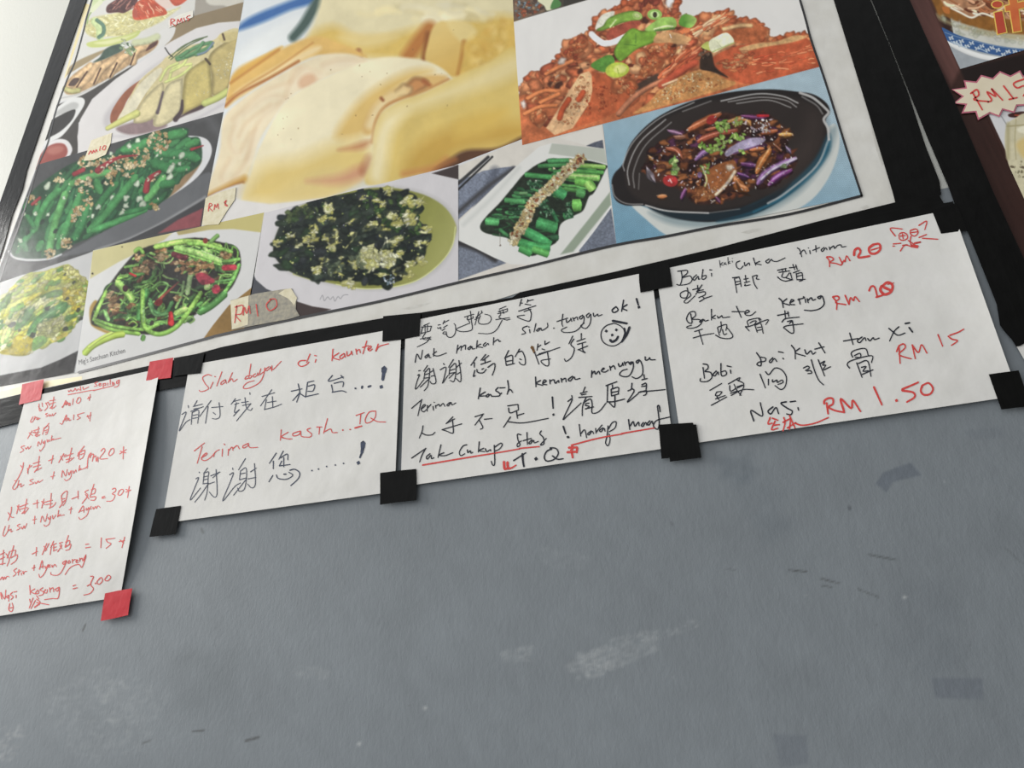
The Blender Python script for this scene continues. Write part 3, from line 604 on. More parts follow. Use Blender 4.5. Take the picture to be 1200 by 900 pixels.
    strands([(700, 420), (1150, 300), (1180, 440), (750, 560)], 40, (40, 110), (8, 16), [(206, 100, 58), (176, 66, 36), (214, 124, 78)], -.2, .3, .2, soft=4)
    poly([(360, 470), (370, 400), (440, 370), (470, 470), (560, 545), (460, 510), (380, 495)], (58, 42, 32), soft=6); cluster(385, 375, 45, 14, (6, 12), [(120, 90, 70), (60, 46, 36), (160, 120, 90)])
    poly([(-100, 800), (0, 720), (90, 620), (200, 550), (330, 498), (440, 505), (540, 555), (600, 600), (200, 720)], (204, 136, 70), soft=5, tex=[(16, .18)])
    scatter([(0, 730), (110, 610), (330, 505), (560, 580), (100, 720)], 150, (4, 10), [(228, 180, 112), (186, 102, 50), (216, 150, 84), (236, 206, 150)], soft=2.5)
    line([(90, 600), (220, 500), (330, 440)], 50, (180, 70, 42), soft=8); line([(100, 600), (200, 560)], 16, (226, 176, 130), soft=5)
    poly([(370, 330), (420, 290), (440, 340), (440, 360)], (196, 204, 90), soft=4); poly([(425, 295), (480, 255), (552, 230), (602, 290), (540, 330), (450, 370)], (228, 228, 186), soft=3); line([(480, 290), (510, 330)], 4, (196, 200, 150), tube=0); line([(450, 365), (600, 300)], 8, (176, 186, 100), tube=0, soft=3)
    line([(150, 240), (160, 265)], 6, (244, 232, 214), tube=0)
    Z(600, 0, 6)
    grain(R, [(110, .22), (34, .14), (13, .07)], 4)

def paint_claypot():
    Z(600, 0, 3)
    P = [(318, 436), (1084, 234), (1230, 690), (366, 862)]
    w = win(to_c(P), 3); sl, X, Y = w
    c, _ = cov(to_c(P), X, Y, .6)
    A, B = to_c([(700, 300), (560, 850)]); t = np.clip(((X-A[0])*(B-A)[0]+(Y-A[1])*(B-A)[1])/((B-A)@(B-A)), 0, 1)
    col = np.array([166, 190, 201.])*(1-t[..., None])+np.array([108, 154, 178.])*t[..., None]
    dots = np.sin((X*.94-Y*.34)*1.9)*np.sin((X*.34+Y*.94)*1.9)
    tb = np.clip((X-to_c([(900, 0)])[0, 0])/180, 0, 1)
    col = col*(1+(.10+.22*np.maximum(t, tb))[..., None]*dots[..., None])*(1+.05*fbm(X, Y, 14)[..., None])
    put(sl, c, col)
    poly([(425, 715), (470, 770), (560, 835), (680, 850), (860, 800), (1030, 720), (1110, 630), (1150, 520), (1140, 440), (1090, 470), (900, 700), (600, 760)], (206, 209, 202), soft=3)
    poly([(480, 745), (560, 790), (700, 800), (850, 770), (1000, 690), (1090, 590), (1135, 500), (1120, 450), (900, 700), (600, 760)], (150, 166, 168), soft=10)
    pot = [(350, 645), (360, 610), (390, 575), (420, 500), (500, 420), (620, 360), (760, 325), (900, 314), (1000, 322), (1060, 332), (1105, 362), (1118, 395), (1102, 425), (1116, 480), (1105, 540), (1060, 600), (980, 680), (860, 750), (720, 779), (600, 772), (520, 748), (465, 724), (400, 722), (362, 700)]
    poly(pot, (38, 33, 32), soft=2.5)
    poly([(1112, 470), (1116, 530), (1060, 610), (960, 695), (840, 755), (720, 778), (800, 740), (950, 660), (1060, 560)], (28, 84, 108), soft=8)
    poly([(480, 728), (560, 742), (700, 748), (850, 715), (980, 640), (900, 720), (720, 776), (560, 765)], (30, 44, 52), soft=6)
    poly([(400, 640), (400, 570), (440, 490), (530, 420), (680, 360), (860, 335), (1000, 345), (1080, 390), (1095, 470), (1050, 570), (940, 665), (800, 725), (640, 742), (500, 720), (430, 690)], (50, 42, 39), soft=8)
    poly([(900, 640), (1020, 480), (1050, 400), (1085, 430), (1070, 540), (980, 640)], (62, 52, 48), soft=40)
    H = (196, 194, 190)
    for q, ww, a in (([(1012, 326), (1060, 345), (1106, 385), (1112, 398), (1096, 420), (1110, 450), (1114, 490)], 9, .9), ([(1114, 490), (1070, 585), (960, 680), (900, 715)], 8, .75), ([(470, 722), (550, 742), (690, 749)], 6, .9), ([(690, 749), (800, 735)], 4, .4),
                     ([(352, 650), (362, 690), (400, 715), (460, 718)], 4, .6), ([(395, 600), (392, 570), (430, 495), (520, 415), (640, 360)], 4, .7), ([(412, 650), (408, 590), (450, 500), (540, 420)], 4, .8), ([(430, 660), (428, 600), (470, 510), (560, 430)], 4, .55), ([(445, 665), (448, 610)], 4, .4),
                     ([(735, 355), (860, 330), (950, 338), (1005, 362)], 5, .8), ([(760, 358), (870, 342), (960, 352), (1000, 376)], 4, .65), ([(790, 364), (900, 352), (980, 378)], 4, .65), ([(600, 392), (700, 355)], 4, .5), ([(1020, 340), (1070, 370), (1092, 400)], 6, .45)):
        line(q, ww, H, soft=2, tube=0, a=a)
    line([(1115, 500), (1075, 590), (960, 690), (850, 745)], 6, (40, 110, 136), soft=5, tube=0, a=.8)
    Z(740, 110, 5)
    R = [(85, 430), (100, 350), (180, 280), (330, 200), (520, 112), (640, 128), (790, 120), (880, 180), (950, 240), (900, 300), (970, 380), (940, 450), (820, 540), (720, 550), (620, 600), (500, 640), (370, 640), (280, 560), (180, 520), (110, 500)]
    poly(R, (66, 38, 30), soft=10, tex=[(40, .3)])
    scatter(R, 260, (12, 30), [(140, 76, 42), (96, 52, 34), (172, 100, 52), (56, 30, 28), (84, 42, 70), (118, 62, 38), (48, 28, 30)], el=(1, 2.8), ang=(-.9, .3), soft=4)
    scatter([(330, 480), (480, 420), (560, 520), (380, 640)], 70, (6, 13), [(166, 92, 50), (196, 120, 70), (130, 70, 40)], soft=3)
    T = [([(385, 285), (480, 245), (625, 215)], 44, (138, 64, 42)), ([(330, 215), (420, 170), (530, 115)], 46, (166, 84, 46)), ([(560, 165), (660, 150), (700, 190)], 36, (182, 120, 60)), ([(370, 392), (420, 350), (470, 325)], 34, (122, 84, 132)),
         ([(200, 320), (260, 335), (300, 385)], 40, (140, 70, 44)), ([(210, 215), (300, 240)], 26, (130, 90, 120)), ([(250, 260), (320, 255)], 46, (110, 66, 46)), ([(90, 430), (110, 480), (140, 520)], 44, (120, 108, 116)), ([(100, 370), (130, 390)], 56, (180, 120, 62)),
         ([(640, 130), (740, 140), (800, 130)], 26, (106, 46, 92)), ([(860, 240), (950, 240)], 34, (184, 126, 60)), ([(760, 235), (860, 215)], 34, (152, 78, 44)), ([(690, 330), (780, 320)], 30, (170, 92, 48)), ([(640, 412), (745, 425)], 40, (92, 44, 92)), ([(620, 465), (690, 490)], 24, (110, 60, 120)), ([(600, 475), (630, 540), (690, 570)], 84, (160, 90, 42)),
         ([(730, 470), (770, 400), (820, 320)], 54, (184, 106, 48)), ([(840, 300), (880, 340)], 36, (130, 70, 42)), ([(905, 310), (935, 350)], 42, (112, 92, 122)), ([(735, 535), (800, 455), (970, 375)], 36, (122, 80, 132)), ([(800, 540), (860, 485), (945, 445)], 38, (112, 50, 110)), ([(290, 620), (320, 555)], 36, (106, 52, 100)), ([(490, 600), (520, 640)], 26, (120, 60, 100)), ([(150, 605), (210, 600)], 40, (176, 104, 56)), ([(430, 215), (500, 200)], 30, (160, 80, 48))]
    for q, w2, c2 in T:
        c2 = np.array(c2)*.9
        w2 = w2*1.18
        line(q, w2, c2, soft=4, tube=.5, tex=[(20, .2)], end=2.2)
        line([(x-w2*.08, y-w2*.18) for x, y in q], w2*.15, np.clip(c2*1.3+70, 0, 255), soft=3, tube=0, a=.75, end=4)
        line([(x+w2*.1, y+w2*.3) for x, y in q], w2*.2, c2*.35, soft=5, tube=0, a=.7, end=4)
    poly([(550, 340), (600, 300), (700, 258), (785, 265), (740, 302), (620, 340), (560, 368)], (166, 152, 182), soft=4, tex=[(20, .12)]); line([(600, 350), (740, 305)], 8, (92, 56, 106), tube=0, soft=4)
    line([(760, 500), (830, 440), (965, 378)], 12, (206, 196, 214), tube=0, soft=4); line([(830, 500), (900, 455)], 9, (176, 130, 186), tube=0, soft=4)
    poly([(390, 610), (430, 520), (470, 430), (560, 395), (608, 395), (612, 460), (560, 540), (490, 605), (410, 632)], (158, 90, 46), soft=5, tex=[(30, .15)])
    scatter([(380, 610), (430, 540), (520, 540), (470, 620)], 40, (5, 11), [(196, 132, 78), (130, 72, 40), (176, 106, 58)])
    line([(495, 590), (560, 525), (606, 455)], 18, (222, 202, 170), soft=5, tube=.1); blob(578, 428, 22, (226, 206, 180), 1.4, -.5, soft=8)
    ell(228, 510, 44, 34, 10, (176, 42, 42), soft=4); line([(225, 500), (235, 520)], 8, (236, 180, 170), tube=0); ell(470, 152, 34, 24, -30, (176, 46, 40)); line([(740, 128), (800, 128)], 16, (176, 34, 42)); ell(400, 475, 14, 18, 0, (120, 90, 130))
    GR = [(146, 190, 74), (120, 168, 60), (182, 208, 110), (162, 196, 92)]
    scatter([(480, 280), (520, 245), (670, 232), (670, 265), (560, 290), (540, 350), (470, 350), (430, 340)], 46, (8, 14), GR, soft=3); cluster(650, 340, 18, 3, (9, 12), GR); cluster(420, 305, 22, 5, (9, 13), GR)
    scatter([(220, 360), (260, 380), (280, 470), (245, 470), (230, 420)], 16, (10, 18), [(140, 178, 80), (176, 196, 120), (110, 150, 70)], soft=3); cluster(530, 185, 42, 24, (8, 14), GR); cluster(620, 165, 30, 10, (7, 12), [(180, 180, 90), (150, 170, 80)]); cluster(430, 440, 34, 12, (7, 13), [(140, 170, 80), (110, 140, 60)]); cluster(900, 432, 16, 4, (8, 12), [(130, 150, 100)])
    line([(415, 430), (440, 500), (430, 540)], 10, (196, 196, 130), soft=3)
    scatter(R, 130, (2.5, 6.5), [(240, 236, 232), (226, 206, 186), (210, 190, 210)], el=(1, 3), a=.9, soft=2)
    scatter([(640, 140), (860, 150), (800, 230), (660, 220)], 34, (4, 9), [(236, 230, 232), (206, 180, 190), (240, 220, 200)], el=(1, 3))
    grain(R, [(60, .25), (22, .22), (9, .12)], 14)
    scatter(R, 60, (2, 5), [(236, 230, 226), (214, 196, 180)], el=(1, 3), a=.8, soft=2)

def paint_rolls():
    Z(240, 0, 3)
    poly([(-10, 720), (140, -500), (1040, -500), (1086, 0), (1130, 520), (860, 640)], (216, 221, 222), sm=False)
    poly([(110, 108), (150, 66), (260, 18), (400, -30), (380, 10), (300, 36), (200, 80)], (46, 100, 168), soft=9)
    poly([(150, 150), (200, 120), (330, 60), (300, 150), (180, 200), (110, 250), (100, 200)], (226, 229, 226), soft=14)
    line([(440, -60), (390, 20), (350, 85), (310, 132)], 42, (62, 86, 78), soft=9, tube=0, w2=30)
    poly([(350, 170), (370, 110), (410, -20), (470, -400), (1060, -400), (1100, 60), (1095, 200), (990, 245), (880, 275), (780, 215), (560, 205), (400, 185)], (229, 216, 168), soft=10, tex=[(60, .04)])
    poly([(370, 140), (450, 90), (560, 140), (700, 110), (830, 80), (1090, 60), (1095, 210), (900, 270), (780, 215), (560, 200)], (226, 190, 92), soft=22, tex=[(70, .06)])
    poly([(470, 130), (560, 120), (680, 130), (560, 170)], (232, 206, 130), soft=16)
    strands([(480, 40), (900, 10), (1060, 60), (800, 90)], 30, (60, 160), (14, 30), [(238, 228, 190), (222, 204, 146), (232, 216, 160)], .1, .3, .3, soft=9, tube=0, a=.6)
    line([(790, 100), (750, 150), (715, 200)], 50, (190, 118, 50), soft=14, tube=0); line([(785, 120), (770, 210)], 20, (150, 86, 36), soft=8, tube=0)
    poly([(776, 212), (785, 150), (805, 92), (850, 76), (912, 140), (905, 200), (885, 272), (830, 240)], (230, 198, 116), soft=6, g=((800, 100), (870, 260), (222, 178, 84)))
    poly([(850, 78), (930, 80), (960, 130), (905, 150)], (232, 206, 130), soft=8)
    line([(912, 148), (905, 200), (892, 262)], 16, (190, 128, 52), soft=7, tube=0)
    poly([(925, 140), (1085, 70), (1095, 195), (950, 252), (900, 262), (910, 200)], (222, 182, 84), soft=10, tex=[(40, .06)])
    scatter([(900, 90), (1080, 60), (1080, 190), (950, 230)], 34, (6, 15), [(238, 210, 130), (206, 156, 60)], soft=9, a=.35, bev=0)
    line([(540, 180), (545, 205)], 18, (150, 80, 50), soft=7, tube=0); line([(400, 180), (480, 190), (545, 195)], 10, (196, 130, 60), soft=7, tube=0)
    poly([(70, 375), (100, 260), (160, 215), (260, 175), (380, 128), (470, 150), (570, 200), (400, 195), (250, 262), (120, 345)], (230, 184, 96), soft=7, tex=[(50, .06)])
    poly([(110, 255), (250, 170), (262, 178), (120, 275), (90, 300)], (222, 170, 70), soft=6)
    poly([(110, 320), (240, 240), (380, 165), (400, 180), (250, 260), (130, 335)], (240, 210, 148), soft=8)
    line([(72, 372), (120, 330), (240, 268), (330, 215)], 9, (176, 104, 48), soft=5, tube=0); line([(90, 292), (180, 230), (260, 175)], 7, (196, 130, 56), soft=5, tube=0); line([(80, 350), (150, 300), (250, 240), (380, 150)], 6, (206, 148, 74), soft=4, tube=0)
    poly([(65, 420), (130, 350), (250, 270), (390, 200), (500, 188), (575, 215), (520, 240), (430, 272), (310, 335), (240, 420), (190, 500), (170, 570), (130, 640), (20, 690), (-5, 700), (50, 540)], (234, 217, 178), soft=6, tex=[(60, .04)])
    for q, w in (([(90, 560), (60, 620), (90, 640), (150, 560), (180, 460)], 6), ([(110, 430), (90, 500), (120, 540), (160, 470)], 5), ([(140, 400), (220, 340), (285, 345)], 5), ([(100, 420), (200, 330), (300, 290)], 5), ([(150, 560), (190, 430), (270, 360)], 6), ([(400, 260), (330, 240), (310, 290), (360, 310), (400, 280)], 8), ([(340, 250), (300, 300), (290, 340)], 8), ([(420, 230), (480, 215), (560, 220)], 9), ([(120, 480), (150, 430), (230, 370)], 4)):
        line(q, w*2.2, (212, 172, 126), soft=11, tube=0, a=.42); line([(x+9, y+7) for x, y in q], w*2.4, (242, 230, 200), soft=12, tube=0, a=.5)
    ell(360, 285, 34, 24, -30, (222, 180, 140), soft=9)
    line([(20, 690), (80, 660), (140, 630)], 26, (202, 150, 66), soft=10, tube=0); line([(5, 695), (60, 672), (135, 640)], 8, (150, 90, 44), soft=5, tube=0)
    poly([(-10, 705), (130, 645), (118, 700), (20, 760)], (218, 214, 208), soft=4)
    poly([(132, 690), (160, 610), (190, 520), (280, 362), (400, 284), (560, 218), (660, 200), (780, 215), (856, 262), (830, 300), (640, 365), (602, 425), (592, 500), (582, 600), (520, 655), (430, 692), (300, 712), (220, 716), (140, 708)], (238, 226, 186), soft=6, tex=[(70, .03)])
    poly([(140, 700), (200, 590), (330, 560), (480, 500), (580, 520), (580, 600), (500, 660), (300, 710)], (228, 196, 104), soft=40, a=.85); poly([(250, 690), (400, 600), (520, 610), (430, 690)], (230, 204, 128), soft=24)
    poly([(460, 480), (520, 380), (600, 310), (720, 250), (800, 250), (700, 300), (600, 380), (560, 470)], (226, 188, 104), soft=20)
    poly([(555, 440), (590, 370), (660, 315), (760, 268), (852, 268), (800, 312), (660, 362), (612, 410), (590, 470), (560, 470)], (222, 180, 104), soft=8)
    line([(580, 440), (610, 380), (660, 340)], 28, (234, 208, 150), soft=10, tube=0); blob(740, 305, 36, (206, 140, 78), 1.5, -.4, .2, 8); blob(700, 318, 24, (226, 186, 122), 1.3, -.4, .2, 8); line([(640, 350), (700, 320)], 20, (234, 204, 140), soft=8, tube=0); line([(770, 285), (790, 300)], 14, (170, 96, 50), soft=7, tube=0)
    line([(856, 280), (760, 325), (650, 365), (605, 420), (588, 500)], 9, (188, 118, 56), soft=6, tube=0); line([(620, 345), (626, 352)], 10, (150, 84, 44), soft=5, tube=0)
    line([(470, 527), (540, 515), (590, 495)], 12, (196, 126, 80), soft=12, tube=0, w2=34, a=.8, end=3); line([(360, 637), (480, 630), (585, 585)], 8, (212, 142, 112), soft=18, tube=0, w2=60, a=.75, end=2); line([(580, 560), (560, 600)], 30, (186, 116, 76), soft=14, tube=0)
    poly([(562, 632), (590, 560), (594, 470), (620, 400), (680, 358), (780, 322), (900, 262), (1000, 220), (1098, 178), (1118, 490), (1000, 530), (900, 540), (840, 592), (740, 616), (600, 652)], (224, 194, 104), soft=6, tex=[(60, .04)])
    poly([(575, 620), (596, 480), (640, 400), (720, 380), (660, 470), (640, 580), (620, 645)], (238, 222, 168), soft=24); poly([(640, 390), (900, 280), (1096, 190), (1100, 260), (900, 340), (700, 400)], (231, 211, 146), soft=24)
    poly([(700, 600), (760, 500), (900, 440), (1112, 430), (1114, 488), (900, 530), (830, 590)], (208, 164, 68), soft=30, a=.9); poly([(900, 420), (1060, 380), (1000, 460), (880, 480)], (222, 184, 84), soft=24)
    line([(700, 612), (800, 590), (850, 560)], 20, (206, 130, 70), soft=12, tube=0, a=.7)
    poly([(800, 606), (860, 560), (920, 528), (1030, 520), (1116, 480), (1118, 494), (900, 582)], (98, 64, 44), soft=9); line([(780, 612), (880, 560)], 14, (196, 120, 60), soft=9, tube=0, a=.7)
    scatter([(100, 300), (1000, 60), (1000, 400), (300, 640)], 24, (1.2, 2.6), [(150, 110, 60)], a=.55, soft=1)
    # white of the plate under the rolls (lower left)
    poly([(118, 702), (230, 718), (430, 695), (560, 655), (620, 650), (560, 690), (200, 760), (190, 746), (30, 800), (0, 780), (60, 740), (100, 690)], (222, 218, 213), soft=4, sm=False)
    grain([(-20, 760), (100, 250), (400, 60), (1090, -60), (1120, 520), (600, 660)], [(220, .04), (60, .03, -.4, 3)], 20)

def paint_second_banner():
    Z(1040, 0, 7.5)
    poly([(-100, -1400), (2200, -1400), (2200, 4000), (1600, 4000), (120, -60)], (58, 36, 31), sm=False, tex=[(60, .14, 1.1, 8)])
    poly([(150, -400), (360, -400), (380, 0), (640, 605), (560, 760), (150, 0)], (92, 58, 52), sm=False, tex=[(60, .16, 1.1, 8)], soft=20)
    poly([(640, 610), (1500, 400), (1500, 700), (700, 760)], (36, 26, 24), sm=False, soft=14)

def paint_second_photos():
    Z(1040, 0, 7.5)
    P = [(300, -1200), (2000, -1200), (2000, 290), (638, 607)]
    poly(P, (202, 201, 188), sm=False, tex=[(90, .06)])
    poly([(480, 280), (640, 607), (1500, 410), (1100, 470), (700, 420)], (160, 166, 170), sm=False, tex=[(30, .05)])
    line([(500, 350), (700, 455), (900, 510), (1150, 530), (1500, 520)], 46, (222, 222, 218), soft=4, tube=.08)
    poly([(300, -600), (420, 70), (520, 150), (700, 220), (960, 285), (1300, 310), (1700, 280), (1700, -600)], (152, 96, 36), soft=10, tex=[(60, .2)])
    poly([(430, 120), (560, 190), (800, 250), (1000, 290), (1300, 320), (1300, 360), (900, 320), (500, 200)], (176, 160, 110), soft=16, a=.7)
    scatter([(420, 110), (700, 230), (1200, 330), (1200, 400), (600, 300)], 40, (10, 24), [(180, 182, 150), (214, 213, 200), (170, 176, 150)], soft=10, a=.5)
    cr = [(380, -300), (480, 20), (560, 80), (740, 160), (830, 120), (940, 150), (1300, 190), (1700, 150), (1700, -300)]
    poly(cr, (182, 126, 86), soft=6, tex=[(40, .22)])
    strands(cr, 170, (60, 180), (12, 34), [(236, 206, 178), (206, 150, 110), (132, 70, 40), (164, 96, 56), (226, 188, 150), (100, 50, 30)], .25, .5, .5, soft=5)
    poly([(480, 60), (540, 70), (545, 120), (500, 110)], (196, 110, 44), soft=5); line([(560, 70), (640, 110), (740, 155), (830, 118), (930, 150)], 18, (240, 218, 192), soft=5, tube=.2)
    band = [(480, 285), (600, 345), (760, 395), (950, 440), (1200, 470), (1600, 470)]
    line(band, 84, (52, 92, 150), soft=4, tube=0)
    line([(505, 285), (620, 325), (780, 365), (960, 405), (1200, 432), (1600, 430)], 5, (130, 156, 186), soft=2, tube=0)
    for x, y in ((560, 335), (650, 362), (740, 380), (700, 405), (830, 405), (880, 440), (970, 440), (920, 420), (1060, 455), (640, 395), (1120, 450), (1180, 460), (1020, 478), (790, 425), (600, 375)):
        for k in range(4):
            t = k*1.57+.5; blob(x+15*math.cos(t), y+9*math.sin(t), 10, (206, 218, 228), 1.5, t, soft=3)
    for q in ([(560, 365), (640, 400), (700, 420)], [(800, 420), (880, 460)]): line(q, 8, (180, 200, 214), soft=3, tube=0)
    Z(1040, 100, 7.5)
    P2 = [(840, 150), (1500, 0), (1900, 900), (1210, 1010)]
    poly([(840, 150), (1500, 0), (2400, 1600), (1500, 1560)], (206, 205, 205), sm=False)
    line([(1000, 270), (1050, 350)], 9, (150, 150, 152), tube=0); poly([(1070, 250), (1200, 230), (1200, 280), (1080, 280)], (70, 40, 36), soft=5); line([(1120, 262), (1200, 270)], 14, (150, 60, 40))
    dump = [(1030, 480), (1050, 350), (1120, 290), (1260, 240), (1700, 300), (2000, 1400), (1500, 1500), (1130, 850), (1050, 640)]
    poly(dump, (204, 195, 158), soft=5, tex=[(50, .08)])
    line([(1060, 340), (1060, 640)], 30, (176, 166, 124), soft=14, tube=0); poly([(1130, 520), (1220, 460), (1300, 560), (1200, 640)], (212, 186, 116), soft=20); poly([(1140, 380), (1250, 340), (1300, 400), (1180, 420)], (226, 220, 190), soft=10)
    line([(1050, 360), (1180, 350), (1300, 330)], 10, (160, 148, 104), soft=6, tube=0); line([(1130, 300), (1120, 480), (1130, 650)], 7, (170, 158, 112), soft=5, tube=0)
    scatter([(1070, 700), (1250, 650), (1400, 1200), (1240, 900)], 50, (6, 13), [(120, 110, 80), (146, 136, 100), (176, 166, 130)], el=(1, 2))
    ell(1096, 716, 20, 11, 10, (112, 100, 76)); ell(1190, 720, 18, 11, 10, (112, 98, 76))

# ------------------------------------------------------------------
# handwriting: (label, ink, pen width, (x0, y0, zoom), strokes)
# ------------------------------------------------------------------
A1, A2, A3, A4 = (200, 390, 8.571), (330, 385, 8.571), (200, 490, 8.571), (330, 470, 8.571)
NOTE_PAY = [
 ('red handwritten line reading Silah bayar di kaunter', 'red', .95, [
  (A1, '410,430 370,420 320,450 345,510 380,555 350,580 300,590 285,575; 425,495 395,560; 440,438 450,442; 515,390 460,535; 545,470 505,500 510,520 550,490 548,470 560,510; 620,400 575,500; 580,490 615,460 630,490 668,465; 805,312 783,455; 783,455 745,465 760,438 798,428 812,440 790,460; 850,410 825,430 840,445 870,420 872,400 880,430; 905,360 890,420 935,390; 945,350 930,430 890,500 800,550 740,560 730,540 770,500 840,480; 985,340 950,370 965,380 1000,350 1000,340 1015,385; 1015,330 1025,370 1110,285'),
  (A2, '240,320 185,325 165,355 195,380 245,365 275,335; 285,255 250,340; 345,310 335,340; 330,270 350,275; 515,205 505,325; 575,245 515,290 580,315; 625,250 585,280 595,305 630,275 630,250 640,290; 655,230 660,275 695,250 700,225 710,265; 745,205 755,260; 750,230 780,210 790,245; 855,125 815,255; 810,190 870,170; 870,215 900,185 885,175 865,205 885,225 910,205; 970,155 945,230 980,180 1075,152', 1.2)]),
 ('dark blue handwritten line of Chinese characters asking to pay at the counter', 'navy', .9, [
  (A1, '175,730 178,755; 110,820 155,798 117,900 84,988 150,900 195,870; 265,680 230,740; 225,740 320,715; 230,765 310,750; 200,790 330,740; 215,800 205,920; 215,800 280,780 270,910; 220,830 270,820; 220,860 270,850; 405,680 290,840; 375,740 348,910; 410,750 525,740; 485,700 495,830 460,865 415,860; 425,800 450,820; 650,660 605,720; 630,690 700,670; 640,720 685,705; 660,700 640,800 690,770; 630,835 690,770; 710,700 780,690; 720,730 790,715; 745,650 760,750 800,780 820,755; 805,710 660,885; 793,600 797,620; 1015,570 900,735; 915,640 1045,600; 960,670 940,775; 970,700 1060,685; 1020,640 1025,750; 940,770 1040,745 1115,715'),
  (A2, '95,630 205,605; 165,555 180,640 150,740; 185,640 110,725; 180,650 240,690; 260,540 240,680; 260,540 325,525; 265,580 330,565 315,625 260,630; 235,685 370,655; 510,470 470,530 620,485; 595,470 620,500; 500,565 515,640; 525,550 615,535 615,585; 505,640 600,625 650,640', 1.1),
  (A2, '740,600 744,604; 810,580 805,600; 870,585 895,575', 2.2), (A2, '1030,398 1026,440', 5.4), (A2, '1026,440 1015,515', 3.4), (A2, '1000,585 1004,587', 4.4)]),
 ('red handwritten line reading Terima kasih TQ', 'red', .95, [
  (A3, '235,330 340,248; 315,285 265,455; 305,400 360,365 355,350 320,380 310,415 350,425 400,395 440,350; 440,350 430,390; 440,350 460,330 490,315; 520,310 515,385; 535,258 545,270; 580,310 575,375; 578,330 615,290 625,325; 622,310 665,275 690,310; 770,255 725,280 730,300 775,275 780,250 795,295 875,292; 1110,115 1100,225; 1180,140 1110,190 1200,212'),
  (A4, '0,362 50,378 105,380; 185,300 115,325 120,350 175,335 190,300 195,350 220,360; 290,270 255,290 300,330 285,360 220,360; 380,265 375,335; 350,260 405,260; 460,175 420,325; 425,310 490,280 510,315 560,315; 745,145 830,115; 795,130 785,230; 945,100 880,110 840,180 850,220 900,205 940,160 945,105; 895,170 960,205 1045,210', 1.0), (A4, '612,290 617,293; 685,284 690,286; 735,270 805,250', 1.6)]),
 ('dark blue handwritten line of Chinese characters saying thank you', 'navy', .9, [
  (A3, '285,540 288,550; 250,610 280,600 240,700 195,825 300,700; 370,500 330,555; 335,550 325,650; 340,550 380,540 375,600 365,740 340,825; 335,590 375,580; 330,620 370,610; 320,660 380,650; 380,655 300,770 240,845; 400,580 495,540; 455,515 465,700 460,780 430,790 385,740; 490,540 420,600; 385,660 440,640; 620,500 625,520; 590,570 630,550 590,660 520,835 640,690 700,650; 750,405 680,520; 700,530 690,620; 700,530 755,500 760,600 740,710 690,735 670,700; 705,560 750,550; 690,620 755,600; 760,610 630,775; 800,540 860,500; 840,455 850,600 845,680 810,700 770,660; 775,610 855,595'),
  (A3, '1060,350 990,455; 1030,430 1030,510; 1130,330 1085,415; 1100,400 1170,360 1175,420; 1135,395 1135,490; 1090,480 1200,465; 1115,430 1090,480; 1025,575 985,640; 1060,570 1080,605 1150,615 1200,597 1225,570 1185,542; 1135,562 1160,560', 1.1),
  (A4, '80,695 130,685 180,720 165,780 90,850; 20,735 45,735', 1.2), (A4, '303,697 307,699; 368,682 372,684; 450,656 454,658; 538,642 542,643; 620,625 624,627', 1.8), (A4, '818,418 814,470', 4.8), (A4, '814,470 805,520', 3.4), (A4, '805,520 785,568', 2), (A4, '770,620 774,621', 4.4)])]
B1, B2, B3, B4, B5, B6 = (470, 350, 8.571), (600, 340, 8.571), (470, 440, 8.571), (590, 450, 8.571), (680, 420, 10), (600, 310, 6)
